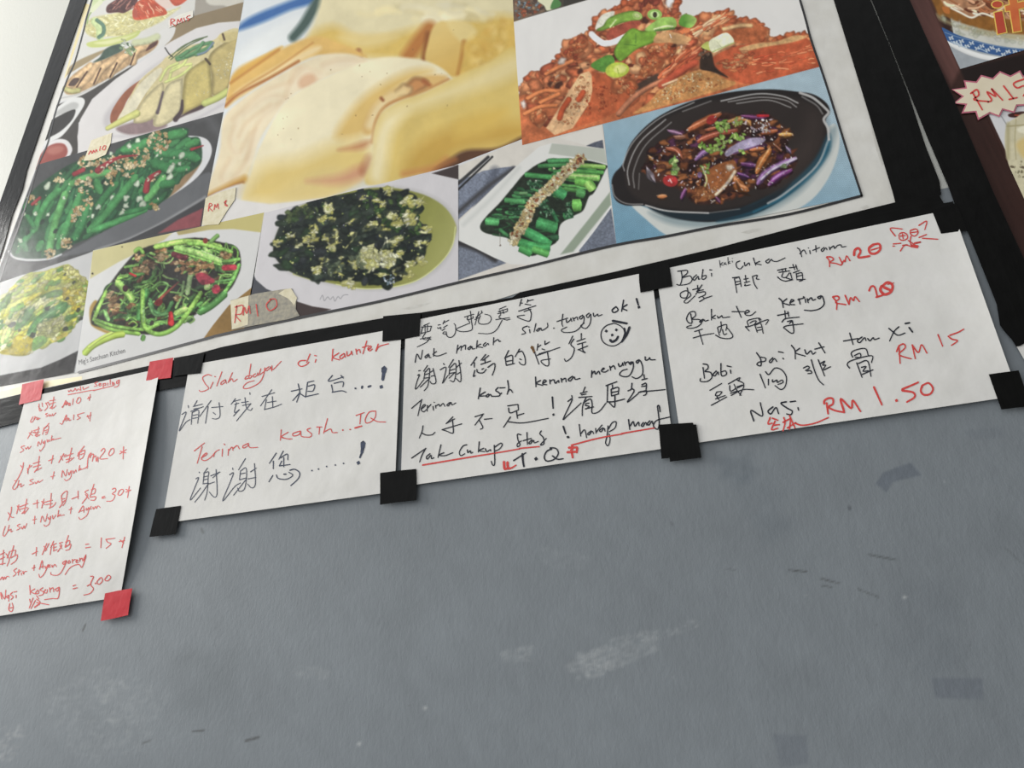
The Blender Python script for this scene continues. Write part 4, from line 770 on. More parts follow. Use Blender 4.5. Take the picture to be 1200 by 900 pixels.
NOTE_WAIT = [
 ('dark handwritten top line of Chinese characters about waiting to eat', 'black', .95, [
  (B1, '225,270 285,245; 205,285 305,275; 215,290 200,345; 305,275 290,325; 240,270 240,330; 265,265 262,325; 195,350 290,325; 245,340 215,400 270,415; 190,405 300,385; 290,395 250,440 160,485; 300,410 240,390; 365,290 375,300 395,285; 370,265 395,260; 395,285 400,310; 435,220 420,255; 420,245 480,215; 425,290 465,265; 410,320 440,300; 435,330 420,350 460,360; 450,330 465,380 510,385 545,340 545,270 530,250; 695,125 700,160; 635,185 730,155; 670,180 665,210 720,195 720,175; 670,210 690,240; 700,160 705,220 715,300 680,325 600,330 555,305 640,265 690,245; 740,210 780,190; 780,130 740,265; 750,190 810,140; 795,170 775,230 800,255 870,250 905,210 890,170 840,155; 805,120 815,145; 985,105 1055,75; 975,130 1070,100; 970,150 1060,130 1065,100; 990,120 1000,160; 1020,110 1030,150; 1000,160 985,190 1060,215; 950,210 1090,190; 1015,215 960,310 890,350 775,348; 1060,215 1095,205'),
  (B2, '95,90 75,160; 80,130 105,130; 160,95 150,125; 155,110 215,95; 130,140 190,150; 65,212 240,155; 120,215 190,190; 160,180 190,220 190,270 175,310 120,300 50,265 125,250', 1.1)]),
 ('dark handwritten line reading Nak makan Sila tunggu ok', 'black', 1.15, [
  (B1, '140,640 160,555 195,610 215,515; 275,555 240,580 250,595 280,565 282,590 300,590; 330,500 325,580; 355,530 320,560 370,575 455,545; 570,465 555,550; 560,520 605,475 600,520; 605,490 645,465 645,510; 700,475 670,500 685,510 710,480 715,505 740,500; 765,420 755,500; 800,455 760,480 820,490; 850,440 825,465 840,478 870,450 880,465; 930,390 925,465; 925,440 970,410 985,430 1000,425'),
  (B2, '155,360 115,375 105,395 135,430 95,445; 175,395 180,430; 165,368 175,372; 240,335 220,420; 275,380 245,405 265,410 290,380 300,405 355,370 355,330; 510,240 500,330 510,365; 450,315 560,280; 545,295 550,325 585,300 590,280 600,315; 610,275 625,310; 620,290 650,270 660,300; 710,250 675,275 695,290 720,260 715,330 640,410 530,425 495,400 550,370; 775,230 745,255 765,275 790,240 785,330 740,385 690,360 725,330; 815,230 825,265 860,240 865,260 905,245'),
  (B2, '1045,165 1005,200 1025,225 1065,200 1045,165; 1120,100 1100,215; 1155,145 1110,180 1155,205', 1.5), (B2, '418,381 422,383', 1.6), (B6, '875,240 888,285', 2), (B6, '891,299 895,301', 3.2)]),
 ('dark handwritten line of Chinese characters thanking for waiting', 'black', 1.1, [
  (B1, '175,725 195,720; 165,770 185,765 160,830 145,910 230,810; 265,670 225,730; 240,730 230,800; 245,735 285,700 280,800 265,880 230,925; 235,765 280,750; 225,800 290,790; 285,800 190,890; 290,740 325,720; 320,700 350,835 310,855 290,830; 300,780 335,770; 425,650 435,665; 390,715 450,690 430,800 415,850 470,770; 525,610 475,690; 490,690 480,770; 495,690 545,650 550,740 530,830 490,820; 495,720 540,705; 490,750 540,740; 540,740 480,800; 555,690 605,645; 580,620 600,760 595,835 550,800; 560,760 600,735'),
  (B1, '760,585 700,670; 735,640 735,690; 850,560 800,620; 820,620 880,570; 840,610 845,650; 800,660 900,625; 740,720 725,780 745,770; 760,710 770,740 820,745 855,710; 810,710 830,700; 870,690 935,650 940,700 915,770; 1080,520 1040,600; 1045,590 1055,665; 1050,590 1115,570 1120,650; 1060,630 1110,620; 1055,670 1140,650', 1.3),
  (B2, '75,590 30,670; 60,625 100,615 130,680 130,745 90,745 70,720; 75,690 95,700; 260,540 250,605; 255,575 290,550; 330,510 330,550; 335,545 375,520; 300,590 330,600; 250,655 480,575; 270,640 370,610; 355,620 370,740 340,760 290,710 385,690; 225,620 270,745; 610,460 570,540; 620,490 590,545 625,590 600,670 545,715 525,690; 650,515 735,485; 695,435 695,500; 655,545 740,520; 660,600 760,560; 705,530 710,600 735,630 675,600', 1.2)]),
 ('small brown stain with a dark tip between two characters', 'brown', 2.6, [(B2, '203,575 226,630'), (B2, '200,572 206,585', 3.4)]),
 ('hand drawn smiley face with thick shaded edge', 'black', 1.15, [
  (B2, '1015,335 950,355 905,400 893,460 915,520 970,555 1030,558 1090,525 1130,470 1130,410 1090,360 1030,335 1010,335'), (B2, '1010,308 1155,335; 1180,372 1150,450 1100,520; 985,500 1005,518 1045,500 1065,465', 2.5), (B2, '1128,385 1135,440 1110,505', 2.2), (B2, '1140,440 1120,490', 3), (B2, '944,411 950,410; 1046,399 1051,398; 1005,450 1009,452', 3.2)]),
 ('dark handwritten line reading Terima kasih keruna menunggu', 'black', 1.15, [
  (B3, '105,330 210,240; 205,245 168,405; 205,335 245,300 225,295 200,340 225,365 255,340; 265,300 260,360; 262,330 300,290; 320,310 325,350; 330,268 335,272; 345,300 350,330; 350,305 380,290 390,310 420,280 440,310; 490,270 460,295 475,305 500,270 510,295 550,275'),
  (B3, '795,125 775,235; 845,165 785,205 840,205; 880,185 850,205 870,215 895,190 910,210; 975,120 950,150 985,175 985,205 910,210; 1000,185 1010,175; 990,125 1045,122; 1070,50 1080,130 1065,190; 1070,165 1095,140 1120,170', 1.4),
  (B6, '165,790 168,860; 200,815 170,835 215,850; 215,835 240,820 225,812 215,840 245,845; 265,810 268,840; 268,820 290,808; 295,810 305,835 325,815 330,830; 345,800 350,828; 350,812 375,800 380,825; 425,785 395,808 410,818 435,790 445,808 478,800', 1.4),
  (B5, '135,145 130,225; 135,185 165,150 180,185 215,150 230,185; 245,140 280,120 265,115 250,150 290,160 330,135; 345,90 355,140; 355,110 390,85 410,125; 445,60 460,95 490,75 495,50 505,85; 515,40 530,80; 530,55 560,40 575,65; 600,40 575,55 590,70 615,40 620,110 580,195 520,215 460,190 490,145 550,125; 690,15 655,35 670,55 700,25 730,100 725,190 660,235 605,215; 760,-20 765,20 800,10 810,-10 825,15 880,15', 1.4)]),
 ('dark handwritten line of Chinese characters about being short of staff', 'black', 1.2, [
  (B3, '220,505 210,560 182,630; 205,575 250,598 310,595 340,570; 520,415 450,485; 455,480 540,435; 410,545 610,485; 515,440 525,560 510,580 460,560 410,545; 740,415 830,385; 820,395 740,500; 785,450 820,520 795,540; 835,440 915,432'),
  (B4, '40,220 140,205; 50,240 65,290 150,260; 145,205 150,260; 130,275 140,345; 140,315 205,295; 70,330 0,435; 50,380 200,390 450,345; 685,115 690,140; 645,175 690,155 600,350 640,320 780,190; 820,30 800,80; 770,95 840,75; 780,110 830,100; 755,135 890,125; 830,130 795,220 790,320; 800,190 870,150 890,200 890,290 960,275 1030,190; 820,200 860,190; 820,250 905,230; 820,215 860,225 830,250', 1.3), (B4, '490,130 498,245', 1.7), (B4, '500,307 505,309', 2.8),
  (B5, '300,320 430,272; 320,320 315,500; 375,310 380,360; 360,360 365,440; 365,360 445,340 445,410; 365,400 440,385; 365,440 450,415; 405,440 400,570 340,520; 310,510 400,505 520,475; 605,290 595,360 555,380; 600,350 630,375 610,420 550,515 680,410; 745,190 750,230; 720,250 785,235; 720,310 765,290 770,320 715,330; 680,400 770,380 770,420 740,435; 775,310 770,380; 700,390 780,385 995,365', 1.4)]),
 ('dark handwritten line reading Tak cukup Staf harap maaf', 'black', 1.25, [
  (B3, '105,830 250,730; 245,735 210,800 185,870; 290,785 255,815 265,840 300,800 305,835 330,825; 400,695 370,825; 430,775 380,800 440,805 520,775; 660,695 620,710 585,770 600,805 640,785; 665,745 670,775 695,755 700,780 720,770; 785,665 775,770; 830,730 780,755 840,765; 845,735 860,765 895,745 900,760; 935,700 940,880 920,900 905,860; 940,720 1000,680 1015,700 985,740 940,760'),
  (B4, '175,510 140,505 145,560 165,610 140,630 140,600 180,570; 235,485 240,610; 195,570 280,545; 285,560 255,590 270,600 300,565 310,590 350,575; 380,470 365,500 400,540 405,600 370,610 430,545; 760,405 775,525; 775,500 815,460 835,540; 880,470 845,500 860,510 890,475 905,500; 925,445 930,495; 935,480 965,440 990,410; 1000,440 965,465 980,480 1010,445 1020,475; 1050,420 1040,520 1025,590 1050,620 1070,560 1060,500; 1055,450 1090,390 1130,380 1120,440 1060,480'), (B4, '600,425 625,500', 1.9), (B4, '643,530 655,537', 2.6),
  (B5, '565,715 580,835; 585,790 620,740 640,795 680,745 690,790; 740,750 715,785 735,795 765,750 780,785; 815,730 785,765 805,780 840,735 850,770; 935,625 925,560 905,560 915,650 925,760 905,830 860,800 865,760 910,720 1055,685', 1.4)]),
 ('red pen underline below the last line', 'red', 1.6, [(B3, '215,900 600,835 1000,770 1190,737'), (B4, '160,648 180,645 360,628'), (B4, '680,615 950,545 1200,500'), (B5, '480,882 600,860 870,815')]),
 ('dark handwritten TQ under the last line', 'black', 1.5, [(B4, '100,770 225,690; 485,650 430,680 410,740 440,775 510,755 550,700 530,650 470,640 480,660; 490,720 540,755 600,750'), (B4, '190,700 195,770 205,830', 2.2), (B4, '325,751 331,752', 4)]),
 ('red pen quotation mark before TQ', 'red', 2.6, [(B4, '5,780 10,850 30,850; 40,785 45,845 70,845'), (B4, '15,855 75,845 125,815', 1.8)]),
 ('red pen quotation mark after TQ', 'red', 2.4, [(B4, '655,640 740,635; 640,685 740,680; 680,660 695,740; 740,640 735,690; 690,625 690,660')])]
C1, C2, C3, C4, C5, C6, C7 = (780, 280, 8.571), (780, 350, 8.571), (880, 280, 8.571), (880, 380, 8.571), (940, 230, 6), (980, 370, 5.4545), (780, 370, 6)
NOTE_PORK = [
 ('dark handwritten line reading Babi kaki cuka hitam', 'black', 1.15, [
  (C1, '155,320 165,390 145,460 110,455; 120,325 210,315 215,345 165,390 240,370 265,410 230,450 140,465 110,455; 310,360 275,395 290,415 325,375 330,405 345,400; 375,305 365,400 400,395 405,365 370,375; 460,345 462,375; 440,310 465,312; 745,220 710,240 715,285 750,300 780,270; 790,235 800,270 835,240 845,265; 880,190 905,265; 945,225 905,245 960,260; 1040,200 1005,225 1030,240 1060,205 1075,220 1120,225 1200,190'),
  (C1, '540,215 550,285; 575,235 550,255 580,265; 600,235 585,255 605,250 610,260; 625,185 628,255; 645,225 628,240 650,245; 668,220 672,235; 668,195 672,197', .8),
  (C3, '465,90 490,110 510,180; 490,150 530,110 555,150; 590,115 595,150; 575,90 580,92; 650,65 655,130; 620,115 690,85; 735,85 705,110 720,125 750,90 765,110; 785,80 795,110; 795,95 830,70 840,95 870,65 905,60 910,80 955,75')]),
 ('dark handwritten Chinese characters for pork knuckle in vinegar', 'black', 1.15, [
  (C1, '215,490 225,540 205,590 155,585 150,545 200,520 240,540 250,570 200,610 185,635 220,640 295,570; 320,465 325,540; 270,510 350,490; 365,460 300,560; 310,525 380,510; 330,540 390,530 395,560 330,590; 340,630 385,600 365,575; 385,600 465,572; 670,390 740,380; 690,400 700,450 715,540; 700,395 740,390 760,480; 705,430 745,425; 710,460 750,450; 800,365 810,440; 785,405 830,395; 790,440 845,425; 800,455 795,470 850,460; 870,375 890,450 920,500; 875,375 920,365 910,400 940,405'),
  (C3, '265,315 355,295; 310,300 325,340; 345,295 350,330; 280,335 390,320; 265,380 300,410 345,425; 320,345 310,380 350,385 385,340; 350,390 380,400 415,410; 345,425 420,410; 395,340 415,410; 385,290 460,280; 420,255 440,310; 450,260 465,310; 425,340 490,315; 455,345 460,400; 460,350 510,340 520,400; 465,375 510,365; 460,410 545,405; 485,425 520,415')]),
 ('red handwritten price reading RM 20 in the first row', 'red', 1.4, [(C3, '760,185 785,215 790,280; 760,180 800,180 830,205 790,235 850,245 905,265; 920,250 885,182; 905,262 935,215 945,230 960,170 995,220'), (C5, '365,415 370,380 395,365 410,390 395,430 475,420; 500,340 470,365 480,400 520,400 550,370 540,335 495,340', 2.5), (C5, '485,378 545,360', 1.4)]),
 ('red doodle of a whiskered animal face in the corner', 'red', 1.25, [(C5, '655,280 620,225 705,230; 685,262 710,255 735,268 740,295 710,310 685,300 680,268; 690,280 725,275; 705,265 710,300; 760,240 800,230 815,255 790,280 762,265 760,240; 765,255 810,250; 820,205 875,175 862,235; 820,290 875,268; 845,295 955,302; 640,335 695,330; 638,350 650,350; 690,385 720,345 760,350; 705,345 740,340; 765,280 760,320 770,355; 830,320 800,330; 745,310 790,340'), (C5, '770,345 815,350; 765,352 812,360; 790,330 832,322', 2)]),
 ('dark handwritten line reading Baku te kering', 'black', 1.2, [
  (C2, '250,150 265,240 230,240 210,200 240,140 290,130 300,170 265,205 340,210 360,245 310,285 240,298 210,285 260,265; 375,205 340,230 360,235 385,210 395,225 430,215; 460,105 460,215; 500,165 465,190 500,200; 520,175 530,195 565,170 575,190 645,182; 710,75 760,190; 665,130 790,130; 795,150 840,130 820,115 795,140 810,165 860,165 905,130'),
  (C3, '280,595 310,625 325,690; 360,600 320,640 390,665; 390,640 430,620 405,610 395,655 440,660; 480,600 495,655; 470,610 540,590; 545,605 550,640; 525,580 535,585; 565,600 575,640; 575,615 605,590 620,615 650,605; 705,570 670,585 690,600 715,575 735,650 690,700 610,720 535,715', 1.4)]),
 ('dark handwritten Chinese characters for dry pork rib tea', 'black', 1.15, [
  (C2, '290,330 370,305; 275,395 380,365 485,348; 335,325 375,460; 555,230 560,290; 520,290 540,370; 525,285 610,260 605,320; 560,290 545,340; 570,310 585,360 615,350; 500,365 560,395 640,400 675,375 640,320 610,285; 830,270 825,220 930,195 960,215; 845,245 880,225 910,225 890,260; 930,195 950,230; 800,280 850,275 1025,210 1005,260; 800,280 840,325; 895,260 920,340; 900,265 955,250 980,350; 920,290 960,285; 920,320 965,310'),
  (C3, '265,768 380,745; 340,720 345,790; 370,730 380,780; 310,835 350,800 485,785; 365,830 410,820 385,850; 330,885 370,870 525,852; 415,820 430,930 400,945 325,890', 1.3)]),
 ('red handwritten price reading RM 10 in the second row', 'red', 1.6, [(C3, '820,580 860,640 860,710; 825,580 870,575 885,600 850,640 955,660; 945,565 985,660; 985,655 1000,590 1030,620 1045,580 1090,630'), (C5, '470,665 485,635 510,640 530,710; 520,710 580,690', 2), (C5, '560,630 550,660 580,690 625,670 635,625 600,605 565,630; 575,640 620,660', 2.8), (C5, '600,620 645,608', 1)]),
 ('dark handwritten line reading Babi bai kut tau xi', 'black', 1.35, [
  (C2, '375,690 390,800; 375,655 420,665 425,700 395,730 450,740 465,790 420,830 350,830 350,800; 510,725 475,760 495,775 525,735 530,765; 555,650 560,770 610,760 600,725 560,735; 650,715 655,750; 615,675 660,685'),
  (C4, '55,285 95,345 100,415 60,405 80,380 140,370 145,340 100,330; 220,335 185,370 200,385 235,345 260,375; 320,340 328,350; 275,275 325,285; 405,210 440,260 445,350; 490,240 445,285 545,320; 540,255 560,300 600,265 620,300 650,280; 680,185 745,290; 640,250 735,225'),
  (C6, '85,110 108,185; 45,162 140,145; 165,135 135,158 150,172 180,140 190,160; 200,145 215,160 235,140 245,152 275,142; 335,80 365,105 395,125 440,110; 400,70 370,100 340,162'), (C6, '465,75 488,105; 440,50 470,44', 1.8)]),
 ('dark handwritten Chinese characters for black bean pork ribs', 'black', 1.2, [
  (C7, '310,525 395,475; 360,535 350,560 375,560 395,535 360,535; 350,585 420,560; 360,570 375,590; 320,630 430,570; 440,480 520,435 510,460; 450,490 455,530 490,510 480,480; 500,450 550,480 500,510; 455,545 500,530; 500,500 550,490 520,560; 490,510 530,560; 460,560 540,520 620,520'),
  (C4, '90,500 145,640; 145,475 180,505 240,440 310,460 355,530 345,620 300,655 240,615; 175,550 175,610; 215,555 220,580 260,560 265,585 310,560 320,585 270,605; 525,440 570,420 585,440 545,465; 560,470 595,465 610,490 570,495; 605,355 640,470 680,560 730,610; 675,355 740,520; 690,400 740,370 720,410 750,410 725,450; 730,460 800,425', 1.3),
  (C6, '105,265 95,240 120,220 185,210 205,255; 115,255 150,240 155,265 120,265; 85,335 70,310 100,285 225,255 225,300; 130,300 165,395; 140,305 200,290 222,388; 160,330 190,325 170,355 205,350; 165,375 235,345', 1.3)]),
 ('red handwritten price reading RM 15 in the third row', 'red', 1.5, [(C6, '400,190 408,305; 385,230 400,195 430,180 440,205 400,245 440,265 480,275; 485,185 505,275; 487,190 525,235 545,185 580,240; 650,120 680,195; 715,130 740,150 775,160 735,190; 725,125 780,105 815,85')]),
 ('dark handwritten word reading Nasi', 'black', 1.5, [(C7, '620,740 600,665 680,705 665,610; 755,640 720,670 740,690 775,645 795,690; 850,605 810,615 855,650 890,670 880,695 850,690; 930,645 935,665; 875,605 915,600')]),
 ('red handwritten Chinese character for rice in the bottom row', 'red', 1.6, [(C7, '735,715 720,760 750,755; 750,720 790,735; 770,740 745,800 790,790; 760,770 800,765; 830,715 840,750 825,810; 825,750 880,720; 870,700 910,790; 855,790 915,750; 880,720 870,800; 910,755 960,770 1050,755 1145,715')]),
 ('red handwritten price reading RM 1.50 in the bottom row', 'red', 2.1, [(C4, '760,790 775,900; 735,800 740,765 780,742 822,750 822,800 780,830 840,865 940,885'), (C6, '50,613 28,530 95,592 105,540 155,612; 240,455 292,570; 420,470 480,445 525,425; 420,478 490,490 500,520 450,552; 550,445 540,480 560,505 600,500 618,465 590,430 550,445'), (C6, '383,541 388,543', 3.2)])]
D1, D2, D3 = (10, 430, 8.571), (0, 510, 7.5), (0, 610, 7.5)
NOTE_MEAT = [
 ('red underlined heading at the top of the price note', 'red', .85, [(D1, '600,235 605,250 625,230 635,245 655,235 670,215 680,240 700,220 720,235; 720,195 725,235; 745,200 750,225 775,215 805,200; 895,150 865,165 890,185 860,195; 905,180 930,170 910,165 910,190 935,185; 950,165 950,215; 950,170 975,165 970,185 950,185; 995,160 995,185; 1020,125 1020,180; 1040,150 1045,180 1055,155 1065,180; 1115,130 1085,145 1090,170 1112,140 1100,190 1060,205; 595,280 800,240 880,230; 850,238 1060,185')]),
 ('red handwritten first price row ending in Rm10', 'red', .85, [(D1, '305,370 310,440 340,430; 335,360 340,400; 300,395 330,440; 370,360 390,400 360,440; 370,365 400,355; 395,350 410,390; 410,340 470,330; 455,300 440,390; 405,375 470,355; 415,415 440,390 430,420 465,400 475,385; 540,410 575,335 570,380; 535,405 590,350 580,385 600,360 605,390 615,360 620,390; 650,320 640,380; 700,310 680,350 700,365 725,335 715,305 690,315; 790,320 825,300; 820,275 810,340; 800,300 815,325')]),
 ('red handwritten words reading Cha Sau under the first price', 'red', .85, [(D1, '245,500 220,545 235,555 260,520; 265,495 260,530; 255,520 285,505 280,530; 300,510 290,530 315,515; 390,465 370,475 395,490 375,500; 405,475 410,495 425,480 430,495; 440,470 445,490 475,460')]),
 ('red handwritten second price row ending in Rm15', 'red', .85, [(D1, '205,660 240,690; 235,640 190,720; 240,660 270,650; 300,600 290,690; 250,640 310,620; 260,665 310,650; 265,690 280,670 275,700 315,680; 355,610 340,680; 360,610 400,590 390,660 370,680; 405,565 360,620; 360,640 390,630; 365,660 385,650; 515,565 540,570 580,480 575,545; 545,545 595,510 590,540 605,515 610,540 625,530; 655,480 650,530; 690,480 700,500 720,510 685,530; 690,480 760,458; 785,500 830,480; 825,455 815,545; 790,485 805,520')]),
 ('red handwritten words reading Sau Nyuk under the second price', 'red', .85, [(D1, '160,790 125,805 150,835 115,860; 165,810 175,825 195,800 200,825 225,795; 290,795 300,750 320,780 335,730; 345,750 350,770 365,740 360,790 320,845 310,830; 385,730 390,755 405,730 410,750; 435,690 425,745; 450,720 430,735 525,712')]),
 ('red handwritten third price row ending in Rm20', 'red', .85, [(D2, '180,265 195,285; 205,240 195,300 150,390 125,400; 240,290 245,340; 260,260 240,330; 255,285 280,265; 345,185 330,300; 290,250 350,230; 290,280 355,260; 300,325 330,290 320,310 365,285; 425,225 470,205; 465,175 450,250; 515,240 560,160; 530,185 550,220; 545,180 580,170; 630,110 600,240; 560,190 640,160; 580,215 630,200; 580,240 620,220 650,195; 680,185 690,150; 700,140 690,210; 740,95 700,150 745,130 730,190 700,215; 705,170 735,160; 765,290 775,190 800,155 790,200; 780,190 820,165 810,230; 815,200 840,180 845,230 860,190 860,235; 885,140 910,115 920,140 875,205 945,205; 975,120 955,160 965,180 1000,150 995,115 970,125; 1050,165 1110,125; 1085,100 1080,210; 1055,140 1105,155', .95)]),
 ('red handwritten words reading Cha Sau plus Nyuk', 'red', .85, [(D2, '145,400 110,460 130,475 165,430; 165,395 150,460; 160,440 185,425 180,455 210,435; 290,385 260,400 295,420 255,435; 305,410 315,425 335,400 340,415 375,392; 445,365 480,355; 475,320 460,385; 540,370 550,310 575,360 590,300; 600,325 605,350 625,310 620,370 580,400 565,385; 640,310 645,335 665,305 670,325; 700,265 690,315; 710,290 695,305 745,290 770,270')]),
 ('red handwritten fourth price row ending in 30', 'red', .95, [(D2, '70,680 100,720 120,720; 100,630 95,680 70,750; 145,690 165,610; 150,620 175,670; 235,560 210,680; 170,630 245,600; 175,650 240,635; 190,690 215,665 210,690 250,640; 290,605 340,590; 325,570 325,640; 365,640 385,560; 365,580 390,610; 450,510 440,640; 385,590 460,570; 400,610 460,600; 430,640 470,620 490,590; 520,635 545,600 540,530 590,490 575,580 550,620; 545,560 570,555; 550,590 570,570; 630,560 690,535; 685,490 685,560; 720,600 770,530 745,500 775,480; 750,520 780,560; 825,430 790,540; 800,480 835,470 830,510 795,520; 790,545 840,540 830,570 795,570; 895,545 920,535; 895,555 925,548; 985,475 1010,465 1015,490 985,515 1010,530 985,575 935,580; 1050,485 1035,520 1060,525 1085,490 1070,475 1045,490; 1105,500 1150,480; 1135,450 1120,550; 1105,475 1140,490')]),
 ('red handwritten words reading Cha Sau plus Nyuk plus Ayam', 'red', .85, [(D2, '45,800 25,870 40,885 75,830; 80,790 65,850; 75,840 95,825 95,850 110,840; 175,780 150,795 175,815 145,835; 185,805 195,825 210,795 215,820 235,775; 285,745 320,735; 305,710 300,780; 355,765 370,710 395,760 415,690; 420,720 430,740 445,710 430,780 395,800 385,785; 460,705 465,735 490,700; 515,660 505,720; 530,695 510,710 565,700; 605,655 635,645; 625,630 618,690; 690,680 730,620 735,680; 700,670 745,655; 755,640 760,660 780,635 765,700 710,740 690,720; 800,625 785,650 805,645; 815,630 820,650 840,625 845,645 860,620 880,635')]),
 ('red handwritten fifth price row ending in 15', 'red', .95, [(D3, '0,300 40,280; 30,260 20,390; 0,340 40,320; 0,385 45,375; 50,290 80,340 60,400; 85,270 60,330; 120,220 90,330; 95,270 135,260 130,300; 90,330 150,300 140,350 95,385; 280,295 330,270; 320,235 315,310; 370,300 410,200; 385,225 410,260; 430,200 395,270; 450,220 440,300; 470,180 445,240; 460,215 495,200; 465,240 495,230; 470,265 500,255; 470,215 470,270; 505,275 540,220 520,200 550,190; 525,220 545,250; 600,130 570,230; 575,190 610,175 605,215 575,220; 570,235 620,205 610,250 575,262; 750,210 780,205; 750,240 795,232; 890,150 885,240; 930,165 945,190 975,205 930,245; 930,165 1010,155; 1045,185 1095,175; 1095,145 1070,240; 1055,170 1085,200')]),
 ('red handwritten words reading Stim plus Ayam goreng', 'red', .85, [(D3, '0,520 20,495 25,520 40,495 45,515 60,490 80,495; 145,420 120,440 140,465 115,490; 165,430 160,480; 150,455 185,440; 185,460 188,480; 200,445 205,470 215,450 235,445; 280,420 310,410; 300,390 295,440; 345,430 370,350 375,420; 350,410 385,400; 395,400 400,420 425,385 385,470 350,500 340,470; 440,385 425,410 445,405; 455,390 460,410 480,385 495,405; 580,350 550,370 560,385 585,355 540,450 500,480 450,475 445,455; 605,350 595,375 615,370 610,350; 635,340 635,375; 635,355 660,340; 665,360 685,350 670,345 670,370 690,365; 700,330 700,360; 700,345 720,330 725,355; 755,300 735,340 740,360 755,310 720,410 690,385 620,410 570,475', .95)]),
 ('red handwritten bottom row reading Nasi kosong 3.00', 'red', 1.0, [(D3, '15,690 5,630 40,690 50,610; 75,655 55,670 70,680 78,655 75,710; 110,630 90,650 115,670 95,695; 140,655 140,680; 120,628 148,622; 260,570 265,650; 305,600 270,625 310,645; 330,610 310,640 335,640 340,615; 375,590 350,610 380,625 375,650 340,660; 400,605 385,630 410,635 415,605; 435,590 440,630; 440,605 465,590 470,625; 520,585 485,605 505,620 522,590 510,680 460,685 390,695; 640,575 665,565; 640,600 680,590; 795,490 820,495 795,560 820,600 790,640 735,655; 765,575 800,555; 834,548 842,556 836,556; 880,505 850,540 870,560 900,530 890,500 870,510; 940,490 920,520 945,530 972,500 955,480 935,492; 85,730 75,780 100,800 115,765 105,725; 85,770 115,760; 260,690 265,720; 290,680 255,770; 320,660 340,690; 310,700 270,775; 320,690 350,720 300,760; 320,720 430,740; 345,735 300,765')])]
TAG_INK = {
 'ten_low': [((90, 250, 5.4545), '1022,590 1008,700; 1010,600 1060,588 1052,640 1015,650 1045,690; 1062,650 1070,600 1085,640 1100,590 1108,640', 1.1), ((260, 180, 3.75), '150,662 158,715; 215,640 195,665 210,690 240,670 235,640 210,640', 1.1)],
 'eight': [((0, 200, 3.75), '915,178 920,145 932,150 920,162 934,178; 940,172 944,148 950,162 957,145 960,168; 985,140 995,130 988,150 1000,155 985,140', .9)],
 'ten_high': [((0, 130, 4.615), '478,235 490,215 495,230; 500,228 505,212 512,225 520,208 525,222; 538,215 543,190; 562,188 552,205 565,210 572,190 562,188', .9)],
 'fifteen_small': [((60, 0, 5), '700,150 702,112 724,118 706,134 728,150; 736,142 742,112 752,130 762,106 766,132; 776,104 782,126; 798,96 792,106 808,110 798,122; 797,96 814,90', .9)],
 'star': [((900, 0, 4), '950,438 978,420 988,445 965,467 1035,476; 960,435 1005,515; 1030,478 1048,468 1026,430 1068,452 1046,414 1100,470; 1104,402 1150,462; 1130,466 1168,457; 1206,368 1152,390 1168,412 1200,402 1212,425 1196,450', 1.7)]}
def canvas(u0, v0, u1, v1, s, base):
    global U0, V0, U1, V1, S, CW, CH, CAN
    U0, V0, U1, V1, S = u0, v0, u1, v1, s
    CW, CH = int((U1-U0)*S), int((V1-V0)*S)
    CAN = np.full((CH, CW, 3), 0.0, np.float32)
    CAN[:] = base

# ---------------- geometry on the wall plane ----------------
def at(u, v, h=0.0):
    """the point h metres in front of the wall that the photo shows at pixel (u, v)"""
    u, v, h = np.broadcast_arrays(np.asarray(u, float), np.asarray(v, float), np.asarray(h, float))
    r = np.stack([u-600, v-450, np.full(u.shape, F)], -1)
    t = (CAM_D-h)/(r @ M[:, 2])
    return np.stack([t*(r @ M[:, 0]), -h, CAM_Z-t*(r @ M[:, 1])], -1)

def lin(c):
    c = np.clip(np.asarray(c, float)/255, 0, 1)
    return np.where(c <= .04045, c/12.92, ((c+.055)/1.055)**2.4)

def new_obj(name, verts, faces, mat, parent=None, loc=None):
    """faces: list, or an (n, 4) integer array"""
    me = bpy.data.meshes.new(name)
    verts = np.asarray(verts, float)
    off = np.zeros(3)
    if parent is not None: off = np.array(parent.location)
    elif loc is not None: off = np.array(loc)
    verts = verts-off
    if isinstance(faces, np.ndarray):
        n = len(faces); me.vertices.add(len(verts)); me.vertices.foreach_set('co', verts.astype(np.float32).ravel())
        me.loops.add(4*n); me.loops.foreach_set('vertex_index', faces.astype(np.int32).ravel())
        me.polygons.add(n); me.polygons.foreach_set('loop_start', np.arange(0, 4*n, 4, dtype=np.int32))
        me.update(calc_edges=True)
    else:
        me.from_pydata([tuple(p) for p in verts], [], faces); me.update()
    if mat: me.materials.append(mat)
    o = bpy.data.objects.new(name, me); COL.objects.link(o)
    if parent is not None: o.parent = parent
    elif loc is not None: o.location = loc
    return o

def tag(o, label=None, cat=None, group=None, kind=None):
    if label: o['label'] = label
    if cat: o['category'] = cat
    if group: o['group'] = group
    if kind: o['kind'] = kind
    return o

def thing(name, loc, label, cat, group=None):
    o = bpy.data.objects.new(name, None); COL.objects.link(o)
    o.empty_display_size = .05
    o.location = [float(x) for x in loc]
    return tag(o, label, cat, group)

def grid_faces(nx, ny):
    i = np.arange(nx*ny).reshape(ny, nx)
    return np.stack([i[:-1, :-1], i[1:, :-1], i[1:, 1:], i[:-1, 1:]], -1).reshape(-1, 4)

def bilin(q, s, t):
    q = np.asarray(q, float)
    s, t = s[..., None], t[..., None]
    return q[0]*(1-s)*(1-t)+q[1]*s*(1-t)+q[2]*s*t+q[3]*(1-s)*t

